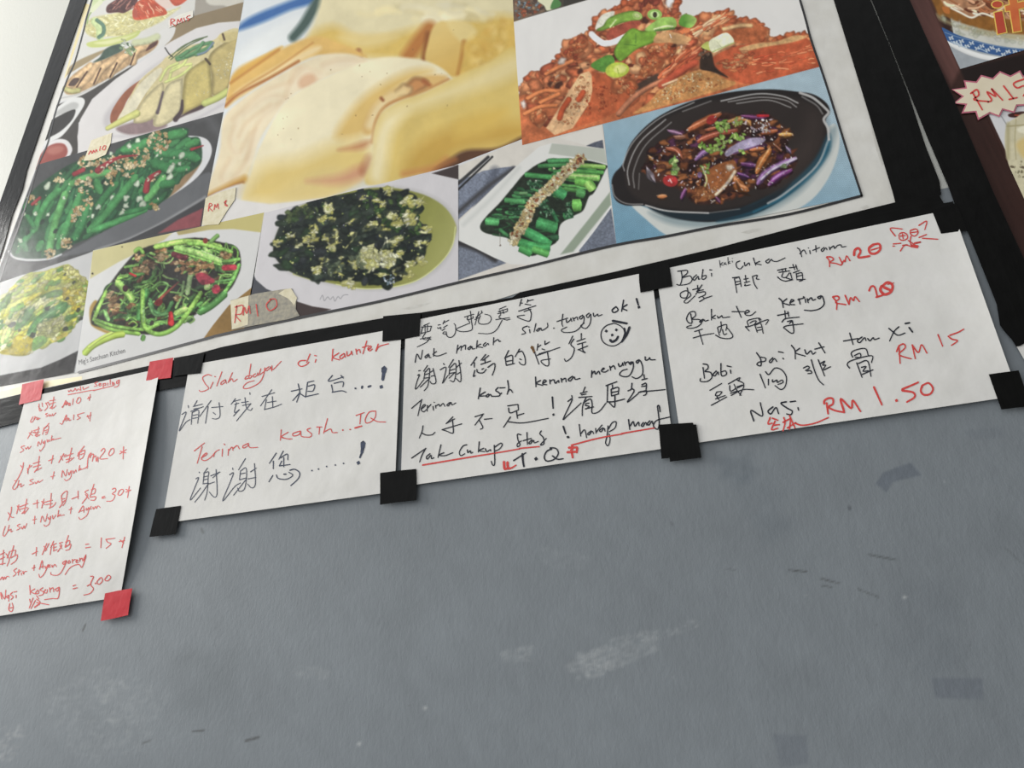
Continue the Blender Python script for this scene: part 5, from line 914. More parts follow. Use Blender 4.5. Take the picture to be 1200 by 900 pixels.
def inv_bilin(q, u, v):
    q = np.asarray(q, float); P = np.stack([np.asarray(u, float), np.asarray(v, float)], -1)
    s = np.full(P.shape[:-1], .5); t = s.copy()
    for _ in range(8):
        d = bilin(q, s, t)-P
        ds = (q[1]-q[0])*(1-t)[..., None]+(q[2]-q[3])*t[..., None]
        dt = (q[3]-q[0])*(1-s)[..., None]+(q[2]-q[1])*s[..., None]
        det = ds[..., 0]*dt[..., 1]-ds[..., 1]*dt[..., 0]
        s = s-(d[..., 0]*dt[..., 1]-d[..., 1]*dt[..., 0])/det
        t = t-(ds[..., 0]*d[..., 1]-ds[..., 1]*d[..., 0])/det
    return s, t

def set_colors(o, rgb_lin):
    a = o.data.color_attributes.new('print', 'FLOAT_COLOR', 'POINT')
    c = np.ones((len(rgb_lin), 4), np.float32); c[:, :3] = rgb_lin
    a.data.foreach_set('color', c.ravel())

def panel(name, label, quad, h, parent, mat, pitch=.72):
    """flat printed picture between four corners, its print colours on the vertices"""
    q = np.asarray(quad, float)
    nx = int(max(np.hypot(*(q[1]-q[0])), np.hypot(*(q[2]-q[3])))/pitch)+2
    ny = int(max(np.hypot(*(q[3]-q[0])), np.hypot(*(q[2]-q[1])))/pitch)+2
    s, t = np.meshgrid(np.linspace(0, 1, nx), np.linspace(0, 1, ny))
    P = bilin(q, s.ravel(), t.ravel())
    o = new_obj(name, at(P[:, 0], P[:, 1], h), grid_faces(nx, ny), mat, parent)
    c = sample(P[:, 0], P[:, 1])
    set_colors(o, print_albedo(c))
    if label: o['label'] = label
    return o

def print_albedo(c):
    g = c.mean(-1, keepdims=True)
    c = g+(c-g)*PRINT_SAT
    return np.clip(lin(c)/GAIN_P, 0.003, .9)

def slab(name, pts, h, thick, mat, parent=None, loc=None):
    """thin flat cut piece: front outline at height h, sides going back by thick"""
    n = len(pts); P = np.asarray(pts, float)
    f = at(P[:, 0], P[:, 1], h); b = f.copy(); b[:, 1] += thick
    faces = [list(range(n))[::-1]]
    if np.cross(P[1]-P[0], P[2]-P[1]) < 0: faces = [list(range(n))]
    for i in range(n):
        j = (i+1) % n; faces.append([i, j, n+j, n+i])
    return new_obj(name, np.vstack([f, b]), faces, mat, parent, loc)

def base_of(pts, h=0.0):
    w = at(*np.asarray(pts, float).T, h)
    return (float(w[:, 0].mean()), -h, float(w[:, 2].min()))

def ribbon(P, w, w2=None):
    """vertices and faces of one pen stroke of width w (pixels) along P"""
    P = np.asarray(P, float); w2 = w if w2 is None else w2
    d = np.gradient(P, axis=0); L = np.hypot(d[:, 0], d[:, 1])+1e-9; d /= L[:, None]
    nrm = np.stack([-d[:, 1], d[:, 0]], 1)
    W = np.linspace(w, w2, len(P))[:, None]/2
    a, b = P+nrm*W, P-nrm*W
    # rounded ends
    v = [P[0]-d[0]*W[0]*.9]; f = []
    for k in range(len(P)): v += [a[k], b[k]]
    v.append(P[-1]+d[-1]*W[-1]*.9)
    f.append([0, 1, 2])
    for k in range(len(P)-1): f.append([1+2*k, 3+2*k, 4+2*k, 2+2*k])
    n = len(v)-1; f.append([n, n-1, n-2])
    return v, f

PEN = 1.24
def pen_line(name, spec, w0, h, mat, parent, label=None, hf=None):
    """one line of writing; words standing well apart become parts of their own"""
    strokes = []
    for part in spec:
        (x0, y0, k), txt = part[0], part[1]
        w = part[2] if len(part) > 2 else w0
        for st in txt.split(';'):
            pts = np.array([[float(q) for q in p.split(',')] for p in st.split()])
            pts = np.array([x0, y0])+pts/k
            if len(pts) > 2: pts = catmull(pts, 5)
            elif np.hypot(*(pts[1]-pts[0])) > 2: pts = np.linspace(pts[0], pts[1], 6)
            strokes.append((pts, w))
    words = []
    for st in strokes:
        lo, hi = st[0].min(0), st[0].max(0); keep = []; new = [st]
        for wd_ in words:
            wl = np.min([s[0].min(0) for s in wd_], 0); wh = np.max([s[0].max(0) for s in wd_], 0)
            g = np.maximum(0, np.maximum(lo-wh, wl-hi))
            if np.hypot(*g) < 13: new = wd_+new; lo, hi = np.minimum(lo, wl), np.maximum(hi, wh)
            else: keep.append(wd_)
        words = keep+[new]
    for wd_ in words:
        V, Fs = [], []
        for pts, w in wd_:
            v, f = ribbon(pts, w*PEN, w*PEN*.82)
            n = len(V); V += list(v); Fs += [[n+i for i in q] for q in f]
        V = np.array(V)
        hh = h if hf is None else h+hf(V[:, 0], V[:, 1])
        o = new_obj(name, at(V[:, 0], V[:, 1], hh), Fs, mat, parent)
        if label: o['label'] = label if len(words) == 1 else label.replace('handwritten line', 'words of the line').replace('handwritten', 'words of the')

# ---------------- materials ----------------
def mat_new(name):
    m = bpy.data.materials.new(name); m.use_nodes = True
    nt = m.node_tree; b = nt.nodes['Principled BSDF']
    return m, nt, b

def bump(nt, b, layers, strength=.3, dist=.001):
    """layers: (scale, weight, stretch) noises added into one height"""
    tcn = nt.nodes.new('ShaderNodeTexCoord'); prev = None
    for sc, wgt, st in layers:
        mp = nt.nodes.new('ShaderNodeMapping'); mp.inputs['Scale'].default_value = st
        nz = nt.nodes.new('ShaderNodeTexNoise'); nz.inputs['Scale'].default_value = sc; nz.inputs['Detail'].default_value = 4
        ml = nt.nodes.new('ShaderNodeMath'); ml.operation = 'MULTIPLY_ADD'; ml.inputs[1].default_value = wgt
        nt.links.new(tcn.outputs['Object'], mp.inputs['Vector']); nt.links.new(mp.outputs['Vector'], nz.inputs['Vector'])
        nt.links.new(nz.outputs['Fac'], ml.inputs[0])
        if prev: nt.links.new(prev, ml.inputs[2])
        else: ml.inputs[2].default_value = 0
        prev = ml.outputs[0]
    bn = nt.nodes.new('ShaderNodeBump'); bn.inputs['Strength'].default_value = strength; bn.inputs['Distance'].default_value = dist
    nt.links.new(prev, bn.inputs['Height']); nt.links.new(bn.outputs['Normal'], b.inputs['Normal'])

def mottled(nt, b, c1, c2, scale, st=(1, 1, 1), lo=.35, hi=.65):
    tcn = nt.nodes.new('ShaderNodeTexCoord'); mp = nt.nodes.new('ShaderNodeMapping'); mp.inputs['Scale'].default_value = st
    nz = nt.nodes.new('ShaderNodeTexNoise'); nz.inputs['Scale'].default_value = scale; nz.inputs['Detail'].default_value = 5
    rp = nt.nodes.new('ShaderNodeValToRGB')
    rp.color_ramp.elements[0].position = lo; rp.color_ramp.elements[1].position = hi
    rp.color_ramp.elements[0].color = (*lin(c1)/GAIN, 1); rp.color_ramp.elements[1].color = (*lin(c2)/GAIN, 1)
    nt.links.new(tcn.outputs['Object'], mp.inputs['Vector']); nt.links.new(mp.outputs['Vector'], nz.inputs['Vector'])
    nt.links.new(nz.outputs['Fac'], rp.inputs['Fac']); nt.links.new(rp.outputs['Color'], b.inputs['Base Color'])

def simple(name, c1, c2=None, rough=.5, scale=60, layers=None, bs=.3, bd=.001, st=(1, 1, 1), spec=.5, lo=.35, hi=.65):
    m, nt, b = mat_new(name)
    b.inputs['Roughness'].default_value = rough; b.inputs['Specular IOR Level'].default_value = spec
    mottled(nt, b, c1, c2 or c1, scale, st, lo, hi)
    if layers: bump(nt, b, layers, bs, bd)
    return m

def attr_mat(name, rough, layers, bs, bd, spec=.5):
    m, nt, b = mat_new(name)
    a = nt.nodes.new('ShaderNodeAttribute'); a.attribute_name = 'print'
    nt.links.new(a.outputs['Color'], b.inputs['Base Color'])
    b.inputs['Roughness'].default_value = rough; b.inputs['Specular IOR Level'].default_value = spec
    bump(nt, b, layers, bs, bd)
    return m

ONE = (1, 1, 1)
M_WALL = attr_mat('painted_plaster', .55, [(45, .5, ONE), (230, .6, (1, 1, .5)), (600, .3, (1, 1, .7))], .3, .0014, .3)
M_PRINT = attr_mat('vinyl_print', .2, [(7, 1.0, ONE), (30, .12, ONE), (1500, .03, (1, 1, .15))], .25, .01, .12)
M_VINYL = simple('white_vinyl', (221, 219, 212), (208, 205, 196), .25, 26, [(9, 1, ONE), (50, .1, (2, 1, 1))], .35, .006, spec=.3, lo=.3, hi=.75)
M_PAPER = simple('white_paper', (224, 222, 217), (219, 217, 211), .75, 30, [(16, 1, ONE), (50, .3, ONE)], .3, .004, spec=.2)
M_BLACK = simple('black_tape', (9, 9, 8), (15, 15, 14), .2, 40, [(14, 1, (1, 1, .25)), (130, .25, (1, 1, .4))], .4, .003, spec=.1)
M_BLACKH = simple('black_tape_lengthwise', (9, 9, 8), (15, 15, 14), .2, 40, [(14, 1, (.25, 1, 1)), (130, .3, (.15, 1, 1))], .45, .003, spec=.1)
M_RED = simple('red_tape', (188, 34, 46), (200, 46, 56), .4, 60, [(40, 1, ONE), (200, .3, ONE)], .3, .002, spec=.15)
M_LINE = simple('black_print_line', (24, 23, 24), None, .4)
INK = {'red': simple('red_ink', (206, 62, 58), (216, 84, 78), .6, 300, spec=.3), 'navy': simple('blue_black_ink', (40, 48, 66), (62, 72, 94), .6, 300, spec=.3),
       'black': simple('black_ink', (26, 29, 38), (40, 44, 54), .6, 300, spec=.3), 'brown': simple('brown_stain', (60, 44, 34), (140, 104, 66), .7, 220, spec=.2)}
M_TAGP = simple('buff_tag_paper', (206, 196, 160), (222, 214, 186), .6, 90, [(80, 1, ONE)], .3, .001)
M_TAGW = simple('pale_tag_paper', (226, 222, 210), (216, 212, 198), .5, 90)

# ---------------- the wall ----------------
canvas(-90, 380, 1320, 1010, .8, (124, 130, 134))
def paint_wall():
    Z(0, 0, 1)
    big = [(-200, 300), (1400, 300), (1400, 1100), (-200, 1100)]
    poly(big, (124, 130, 134), sm=False, tex=[(260, .045), (60, .03), (14, .03, 1.2, 2)])
    def rub(pts, col, a, n, r, soft=6):
        scatter(pts, n, r, [col], el=(1, 3), ang=(-.9, .3), soft=soft, rough=.5, a=a, bev=0)
    # chalky pale scuffs
    pale = (160, 164, 165)
    rub([(50, 810), (120, 780), (200, 810), (175, 880), (100, 895), (60, 850)], pale, .10, 420, (.8, 4), 1.5)
    rub([(110, 800), (150, 795), (165, 850), (120, 855)], pale, .14, 160, (.8, 3), 1)
    rub([(-40, 840), (30, 855), (15, 890), (-40, 900)], (168, 170, 170), .22, 160, (.8, 4), 1.2)
    rub([(662, 778), (720, 748), (775, 735), (772, 762), (712, 788), (680, 800)], pale, .14, 420, (.8, 3.2), 1.2)
    rub([(675, 765), (725, 757), (730, 782), (690, 797)], (172, 175, 175), .16, 160, (.7, 2.6), 1)
    rub([(740, 750), (815, 725), (820, 734), (760, 755)], pale, .2, 80, (.7, 2), .8)
    rub([(585, 762), (625, 757), (620, 775), (590, 777)], pale, .14, 80, (.8, 3), 1)
    rub([(345, 778), (388, 784), (382, 798), (345, 795)], pale, .1, 80, (.8, 3), 1)
    rub([(630, 640), (690, 650), (690, 670), (640, 665)], (146, 151, 153), .1, 90, (.8, 3), 1.2)
    # darker damp patches
    rub([(200, 770), (280, 760), (270, 830), (210, 830)], (104, 110, 113), .07, 80, (4, 14), 8)
    rub([(845, 540), (878, 535), (885, 565), (860, 575)], (104, 112, 118), .12, 50, (3, 9), 3)
    rub([(870, 570), (900, 560), (930, 620), (900, 640)], (108, 115, 120), .08, 60, (3, 12), 5)
    rub([(1040, 680), (1110, 680), (1130, 800), (1060, 790)], (108, 114, 119), .06, 80, (5, 16), 6)
    rub([(430, 560), (520, 600), (500, 760), (440, 740)], (116, 122, 125), .06, 60, (6, 20), 8)
    # grey glue marks left by old tape
    poly([(1026, 567), (1035, 554), (1050, 548), (1068, 542), (1080, 557), (1062, 561), (1046, 565), (1039, 577)], (100, 107, 115), 1, .75, False, tex=[(6, .08)])
    poly([(1091, 794), (1152, 795), (1152, 820), (1096, 818)], (106, 112, 119), 1.5, .7, False, tex=[(6, .08)])
    poly([(905, 860), (945, 862), (948, 895), (915, 900)], (108, 114, 121), 2, .55, False, tex=[(8, .06)])
    poly([(1130, 505), (1175, 500), (1176, 512), (1140, 516)], (112, 118, 123), 2, .5, False)
    # scratches and chips
    for q, w, c in (([(226, 857), (239, 856)], 2, (74, 76, 76)), ([(288, 868), (303, 864)], 3, (80, 82, 82)), ([(167, 871), (176, 868)], 1.6, (86, 88, 88)), ([(97, 739), (100, 732)], 2, (70, 72, 72)), ([(925, 668), (945, 670)], 1.2, (70, 72, 72)),
                    ([(962, 678), (985, 684)], 1.4, (78, 80, 80)), ([(1018, 650), (1050, 656)], 1.4, (80, 84, 84)), ([(1005, 690), (1030, 700)], 1.2, (84, 88, 88)), ([(963, 686), (975, 688)], 1.4, (78, 80, 80)), ([(850, 666), (862, 668)], 1, (92, 96, 98)), ([(1178, 642), (1198, 660)], 1.2, (96, 100, 102)), ([(0, 770), (12, 700)], 1, (140, 145, 147)), ([(236, 620), (238, 624)], 2.4, (84, 88, 88)), ([(995, 594), (996, 597)], 3, (82, 86, 90)), ([(787, 612), (788, 615)], 2, (96, 100, 103))):
        line(q, w, c, .6, .8, 0)
    for x, y in ((498, 830), (421, 872), (1060, 700)):
        blob(x, y, 1.4, (190, 192, 190), bev=0)
    scatter(big, 120, (.6, 1.4), [(104, 109, 112), (146, 150, 152)], a=.6, bev=0, soft=.6)
paint_wall()
PRINT_SAT = 1.0
def build_wall():
    lo, hi = at(-70, 880), at(1290, 300)
    corner = at(np.array([-70, 1290, -70, 1290]), np.array([390, 300, 960, 960]))
    x0, x1, zz0, zz1 = corner[:, 0].min()-.02, corner[:, 0].max()+.02, corner[:, 2].min()-.02, corner[:, 2].max()+.02
    xs = np.concatenate([[-4, -1.8], np.arange(x0, x1, .0017), [1.8, 4]])
    paint_z = float(at(1110, 220)[2])
    zs = np.concatenate([[0, .6], np.arange(zz0, paint_z-.001, .0017), [paint_z-.0004, paint_z+.0004, 3.2, 4.2]])
    X, Zz = np.meshgrid(xs, zs)
    V = np.stack([X.ravel(), np.zeros(X.size), Zz.ravel()], 1)
    f = grid_faces(len(xs), len(zs))
    o = new_obj('wall_back', V, f, M_WALL)
    # colours, by where each wall point sits
    w = np.stack([X.ravel(), -(Zz.ravel()-CAM_Z), np.full(X.size, CAM_D)], 1) @ M.T
    u, v = 600+F*w[:, 0]/w[:, 2], 450+F*w[:, 1]/w[:, 2]
    c = sample(np.where(w[:, 2] > .05, u, 0), np.where(w[:, 2] > .05, v, 900))
    c[Zz.ravel() > paint_z] = (198, 198, 190)
    set_colors(o, np.clip(lin(c)/WALL_GAIN, 0, .92))
    o['kind'] = 'structure'
    return o
WALL_GAIN = 1.0
build_wall()

# ---------------- big menu banner ----------------
canvas(-70, -150, 1300, 520, 1.5, 215)
PRINT_SAT = .86
GAIN_P = 1.0                                 # divides print colours per picture, offsetting how light and haze fall across the wall
BANNER = [(167, -200), (106, -50), (84, 0), (22, 180), (-80, 470), (-84, 488), (0, 467.5), (51, 455.5), (120, 440.5), (204, 422), (260, 406.5), (320, 394.5), (447, 373), (492, 366.5), (580, 352), (610, 342.5), (720, 318.5), (840, 290.5), (880, 280), (960, 259), (1049, 237), (1046, 225), (1011, 110), (977, 0), (915, -200)]
banner = thing('menu_banner', base_of(BANNER), 'large white-edged vinyl menu banner with a collage of printed dish photos, above the notices', 'banner')
slab('banner_sheet', BANNER, .0006, .0006, M_VINYL, banner)
# creamy stain on the lower left margin and the left margin
M_STAIN = simple('yellowed_vinyl', (226, 214, 170), (222, 205, 150), .45, 40)
st = slab('yellowed_edge', [(-60, 481), (0, 467), (51, 455), (96, 445), (96, 441), (50, 447), (0, 459), (-60, 470)], .00066, .00006, M_STAIN, banner); st['label'] = 'yellowed lower margin'
st = slab('yellowed_edge', [(100, 4), (107, 6), (88, 72), (83, 86), (75, 92), (90, 40)], .00066, .00006, M_STAIN, banner); st['label'] = 'yellowed left margin'
PIC = [
 (paint_choysum, 'printed photo of green vegetable stalks with garlic on a white plate', [(528, 150), (707, 120), (722.5, 287), (536, 331)], 0.00070, 0.97),
 (paint_rolls, 'largest printed photo, pale yellow rolled slices', [(313, -150), (595, -150), (612, 163), (228, 312)], 0.00080, 0.98),
 (paint_chicken, 'printed photo of roast meat rice and steamed chicken plates', [(156, -150), (313.5, -150), (262, 131), (43.5, 193)], 0.00090, 1.12),
 (paint_beans, 'printed photo of fried green beans with chili and garlic', [(43.5, 193), (262, 131), (228, 305), (-14, 348)], 0.00090, 1.14),
 (paint_cabbage, 'printed photo of yellow green cabbage on a white plate', [(-2, 332), (109, 293.5), (88, 437), (-50, 462)], 0.00095, 1.40),
 (paint_kangkong, 'printed photo of fried green stems with red chili', [(109, 293.5), (309.5, 249), (288, 387), (88, 437)], 0.00100, 1.14),
 (paint_spinach, 'printed photo of dark spinach with egg in soup', [(309.5, 249.5), (537, 193), (537, 331), (286, 387)], 0.00100, 1.05),
 (paint_braised, 'printed photo of braised tofu with spring onion', [(602, 26), (917, -68), (960, 78), (612, 170)], 0.00100, 0.84),
 (None, 'printed photo cut off at the top edge', [(595, -150), (890, -150), (917, -68), (602, 26)], 0.00100, 0.93),
 (paint_claypot, 'printed photo of purple eggplant in a black pot on blue cloth', [(706, 145), (960, 78), (1010, 229.5), (722.5, 287)], 0.00110, 0.95)]
SAT = {'paint_beans': .74, 'paint_kangkong': .8, 'paint_cabbage': .86, 'paint_braised': .8, 'paint_choysum': .78, 'paint_claypot': .84}
for fn, lab, quad, h, GAIN_P in PIC:
    if fn: fn(); PRINT_SAT = SAT.get(fn.__name__, .88)
    panel('dish_photo', lab, quad, h, banner, M_PRINT)
def strip(name, pts, w, h, mat, parent, label=None):
    v, f = ribbon(np.array(pts, float), w)
    o = new_obj(name, at(*np.array(v).T, h), f, mat, parent)
    if label: o['label'] = label
    return o
strip('border_line', catmull([(157, -150), (107.5, 0), (98, 35), (88, 71), (79, 92), (66, 127.5), (59, 155), (55, 170), (44, 195), (35, 225), (27, 251), (13, 290), (1, 325), (-48, 470)], 5), 1.6, .00125, M_LINE, banner)
strip('border_line', catmull([(92, 436.5), (170, 416), (243, 396.5), (260, 392), (350, 372.5), (444, 353.3), (537, 331), (620, 312), (717, 288), (780, 277), (840, 265), (925, 251), (1010, 229.3)], 5), 3.0, .00125, M_LINE, banner)
strip('border_line', catmull([(890, -150), (937.5, 0), (950, 45), (962, 80), (975, 120), (992, 175), (1010, 229.5)], 5), 2.6, .00125, M_LINE, banner)
def font_text(name, body, p0, p1, size_px, h, mat, parent, shear=0.0):
    """printed caption: letters running from pixel p0 towards p1"""
    cu = bpy.data.curves.new(name, 'FONT'); cu.body = body; cu.size = 1.0; cu.shear = shear
    tmp = bpy.data.objects.new(name, cu); COL.objects.link(tmp)
    dg = bpy.context.evaluated_depsgraph_get(); dg.update()
    me = bpy.data.meshes.new_from_object(tmp.evaluated_get(dg)); bpy.data.objects.remove(tmp)
    V = np.array([v.co[:] for v in me.vertices]); fs = [list(p.vertices) for p in me.polygons]
    x = V[:, 0]/V[:, 0].max(); p0, p1 = np.array(p0, float), np.array(p1, float); d = p1-p0; n = np.array([d[1], -d[0]])/np.hypot(*d)
    P = p0+x[:, None]*d+V[:, 1:2]*n*size_px
    bpy.data.meshes.remove(me)
    return new_obj(name, at(P[:, 0], P[:, 1], h), fs, mat, parent)
font_text('caption_text', "Mig's Szechuan Kitchen", (92, 427.5), (147, 413), 8, .0012, M_LINE, banner, .25)

# grey handling marks on the white margins
M_SMUDGE = simple('grey_smudge', (196, 193, 184), (206, 204, 196), .45, 120)
for q in ([(1020, 140), (1024, 136), (1027, 146), (1032, 170), (1036, 192), (1033, 194), (1027, 176), (1022, 156)], [(868, 272.5), (880, 268.5), (892, 267.5), (889, 271), (876, 274)], [(470, 362), (486, 357.5), (506, 354.5), (497, 358.5), (480, 363)], [(1008, 243), (1016, 240), (1019, 243), (1011, 246)]):
    slab('smudge', q, .00066, .00005, M_SMUDGE, banner)['label'] = 'grey smudge on the white margin'

# ---------------- second banner, cut by the right edge ----------------
B2 = [(975, -200), (1062, 0), (1112, 112), (1162, 225), (1212, 338), (1262, 450), (1420, 400), (1420, -200)]
banner2 = thing('menu_banner', base_of(B2), 'dark brown wood-look menu banner at the right edge with a blue and white plate photo', 'banner')
GAIN_P = .9
paint_second_banner()
o = panel('banner_sheet', 'dark brown wood-look print', [(975, -200), (1300, -250), (1420, 405), (1262, 450)], .0008, banner2, M_PRINT, 1.0)
paint_second_photos()
panel('dish_photo', 'printed photo of crispy food on a blue rimmed plate', [(1022, -150), (1290, -150), (1290, 32), (1125, 81)], .0013, banner2, M_PRINT)
panel('dish_photo', 'printed photo of pale dumplings', [(1146, 115), (1290, 90), (1290, 300), (1201, 235)], .0013, banner2, M_PRINT)
strip('border_line', [(1062, 0), (1112, 112), (1162, 225), (1212, 338)], 1.8, .0016, simple('maroon_print_line', (104, 58, 58), None, .4), banner2, 'maroon edge line')
def k75(pts, y0=0): return [(1040+x/7.5, y0+y/7.5) for x, y in pts]
M_LETO = simple('yellow_outline_print', (230, 196, 92), None, .4)
M_LETI = simple('dark_orange_print', (186, 62, 36), (196, 78, 40), .4, 30)
M_LETT = simple('orange_print', (206, 96, 44), (218, 124, 56), .4, 30)
def letter(pts, mat, label, grow=10):
    P = np.array(pts, float)
    e = np.roll(P, -1, 0)-P; e /= np.hypot(e[:, 0], e[:, 1])[:, None]
    n = np.stack([e[:, 1], -e[:, 0]], 1)
    a = (P[:, 0]*np.roll(P[:, 1], -1)-np.roll(P[:, 0], -1)*P[:, 1]).sum()
    if a < 0: n = -n
    n0 = np.roll(n, 1, 0); m = n+n0; m /= (1+(n*n0).sum(1))[:, None]
    slab('letter_outline', k75(P+m*grow), .0016, .0002, M_LETO, banner2)['label'] = 'yellow outline of the '+label
    slab('letter', k75(P), .0018, .0002, mat, banner2)['label'] = label
t_ = np.linspace(0, 2*math.pi, 24, endpoint=False)
letter(np.stack([965+44*np.cos(t_)+6*np.sin(t_), 38+27*np.sin(t_)-4*np.cos(t_)], 1), M_LETI, 'orange red dot of the printed letter i')
letter([(940, 112), (1008, 97), (1044, 280), (970, 298)], M_LETI, 'orange red stem of the printed letter i')
letter([(1036, 54), (1078, 42), (1068, -10), (1132, -24), (1142, 26), (1198, 12), (1206, 62), (1150, 78), (1174, 268), (1108, 280), (1078, 92), (1040, 96)], M_LETT, 'orange printed letter t')

# ---------------- long black tape strips framing the banners ----------------
def tape_strip(pts, h, label, mat):
    o = slab('tape_strip', pts, h, .0003, mat, None, base_of(pts, h))
    return tag(o, label, 'tape', 'black tape strips framing the banners')
tape_strip([(151, -200), (82, 0), (43, 113), (4, 225), (-84, 480), (-58, 472), (4, 288), (14, 252), (26, 222), (31, 200), (60, 115), (101, 0), (166, -200)], .0024, 'long black tape strip down the left edge of the large banner, beside white wall', M_BLACK)
tape_strip([(-60, 481), (0, 467.5), (51, 455.5), (120, 440.5), (204, 422), (260, 407), (320, 394.5), (447, 373), (492, 366.5), (580, 352), (606, 347.5), (606, 384), (472, 408), (340, 430), (218, 452), (184, 458), (90, 478), (0, 500), (-60, 515)], .0026, 'black tape strip below the large banner, left half above the two left notices', M_BLACKH)
tape_strip([(599, 349.5), (609, 342.5), (720, 318.5), (840, 290.5), (880, 280), (960, 259), (1049, 237), (1099, 226), (1106, 238), (1117, 236), (1124, 271), (1000, 299), (772, 348), (601, 385)], .0029, 'black tape strip below the large banner, right half above the two right notices', M_BLACKH)
tape_strip([(915, -200), (977, 0), (1011, 110), (1046, 225), (1049.5, 238), (1075, 236), (1103, 228), (1101, 212), (1085, 172), (1064, 108), (1042, 52), (1020, 0), (940, -200)], .0026, 'wide black tape strip down the right edge of the large banner', M_BLACK)
tape_strip([(942, -200), (1021, -1), (1043, 52), (1065, 107), (1088, 164), (1112, 220), (1118, 237), (1134, 271), (1168, 356), (1172, 381), (1178, 389), (1186, 398), (1191, 406), (1196, 405), (1212, 396), (1225, 370), (1216, 338), (1164, 225), (1116, 112), (1066, 0), (978, -200)], .0028, 'wide black tape strip between the large banner and the dark brown banner', M_BLACK)

# ---------------- handwritten notices ----------------
GROUP_N = 'handwritten notices taped below the large banner'
def notice(quad, h, hf0, ink, label):
    q = np.asarray(quad, float)
    def hf(u, v):
        s, t = inv_bilin(q, u, v)
        return hf0(np.clip(s, 0, 1), np.clip(t, 0, 1))
    n = thing('handwritten_notice', base_of(quad, h), label, 'notice', GROUP_N)
    nx, ny = 56, 44
    s, t = np.meshgrid(np.linspace(0, 1, nx), np.linspace(0, 1, ny))
    P = bilin(q, s.ravel(), t.ravel())
    hh = h+hf0(s.ravel(), t.ravel())
    f = at(P[:, 0], P[:, 1], hh); b = f.copy(); b[:, 1] += .00012
    g = grid_faces(nx, ny); N = nx*ny
    i = np.arange(N).reshape(ny, nx)
    ring = np.concatenate([i[0], i[1:, -1], i[-1, -2::-1], i[-2:0:-1, 0]])
    m = len(ring); k = np.arange(m); k2 = np.roll(k, -1)
    faces = np.vstack([g, g[:, ::-1]+N, np.stack([k, k2, k2+m, k+m], 1)+2*N])
    sh = new_obj('paper_sheet', np.vstack([f, b, f[ring], b[ring]]), faces, M_PAPER, n)
    sh.data.polygons.foreach_set('use_smooth', [k < len(g) for k in range(len(faces))])
    for lab, col, w, spec in ink:
        pen_line('handwriting', spec, w, h+.00025, INK[col], n, lab, hf)
    return n
def wob(s, t, a, p): return a*(np.sin(6.3*s+p)*np.sin(5.1*t+1.7*p)+.6*np.sin(11*s-7*t+p)+.4*np.sin(17*t+9*s+2*p))
pin = lambda s, t: np.clip(16*s*(1-s)*t*(1-t), 0, 1)
def lift_meat(s, t): return .0085*np.clip((s-.45)/.55, 0, 1)**2*np.sin(math.pi*np.clip((t-.02)/.93, 0, 1))**.8+.004*np.clip((t-.75)/.25, 0, 1)**2*np.clip(1-s*1.05, 0, 1)+wob(s, t, .0004, 1)*pin(s, t)
def lift_pay(s, t): return .0014*np.sin(math.pi*s)*np.clip((t-.4)/.6, 0, 1)**2+.002*np.clip((s-.7)/.3, 0, 1)**2*np.sin(math.pi*t)+wob(s, t, .0006, 2)*pin(s, t)
def lift_wait(s, t): return .0014*np.sin(math.pi*s)*np.clip((t-.5)/.5, 0, 1)**2+.0025*np.clip((.2-s)/.2, 0, 1)**2*np.sin(math.pi*t)+wob(s, t, .0006, 3.4)*pin(s, t)
def lift_pork(s, t): return .0014*np.sin(math.pi*s)*np.clip((t-.5)/.5, 0, 1)**2+.003*np.clip((s-.85)/.15, 0, 1)**2*np.sin(math.pi*t)+wob(s, t, .0007, 5)*pin(s, t)
Q1 = [(30, 466), (187, 432), (141, 699.5), (-40, 728)]
Q2 = [(222, 428), (470.5, 384), (462.5, 576), (189.5, 613.5)]
Q3 = [(475.5, 377.5), (763, 318), (789.5, 524), (469.5, 570.5)]
Q4 = [(768.5, 317), (1116, 245), (1194, 463.5), (799, 521.5)]
notice(Q1, .0034, lift_meat, NOTE_MEAT, 'white handwritten price list with only red writing, held by red tape')
notice(Q2, .0034, lift_pay, NOTE_PAY, 'white handwritten notice reading Silah bayar di kaunter, second from the left')
notice(Q3, .0034, lift_wait, NOTE_WAIT, 'white handwritten notice with a drawn smiley face and red underline')
notice(Q4, .0034, lift_pork, NOTE_PORK, 'white handwritten price notice starting Babi kaki, red RM prices, farthest right')

# ---------------- small tape squares ----------------
def tape_piece(pts, h, label, red=False, lip=None):
    P = np.asarray(pts, float)
    o = slab('tape_piece', pts, h, .0003, M_RED if red else M_BLACK, None, base_of(pts, h))
    return tag(o, label, 'tape', 'red tape squares on the red price list' if red else 'black tape squares holding the notices')
tape_piece([(26, 450.3), (51.4, 444.3), (49.5, 456), (47.2, 468.5), (22, 474.3), (24.5, 461)], .0043, 'red tape square on the top left corner of the red-written price list', True)
tape_piece([(175.5, 423.8), (203, 419), (201.5, 431), (200, 442.7), (171, 446), (173.5, 434)], .0043, 'red tape square on the top right corner of the red-written price list', True)
tape_piece([(123, 695.4), (139, 692), (155, 689.4), (152, 706), (150, 720.8), (134, 724.5), (118, 727.8), (120.5, 711)], .0046, 'red tape square at the bottom right corner of the red-written price list', True)
tape_piece([(204, 419.5), (239.5, 413), (237, 426), (234.8, 437.3), (220.8, 438.6), (202.5, 441)], .0044, 'black tape square on the top left corner of the Silah bayar notice')
tape_piece([(449, 370.5), (493, 366.3), (492, 380), (491.5, 393.6), (470.5, 397.8), (448, 400.3), (448.5, 385)], .0046, 'black tape square joining the tops of the Silah bayar and smiley notices')
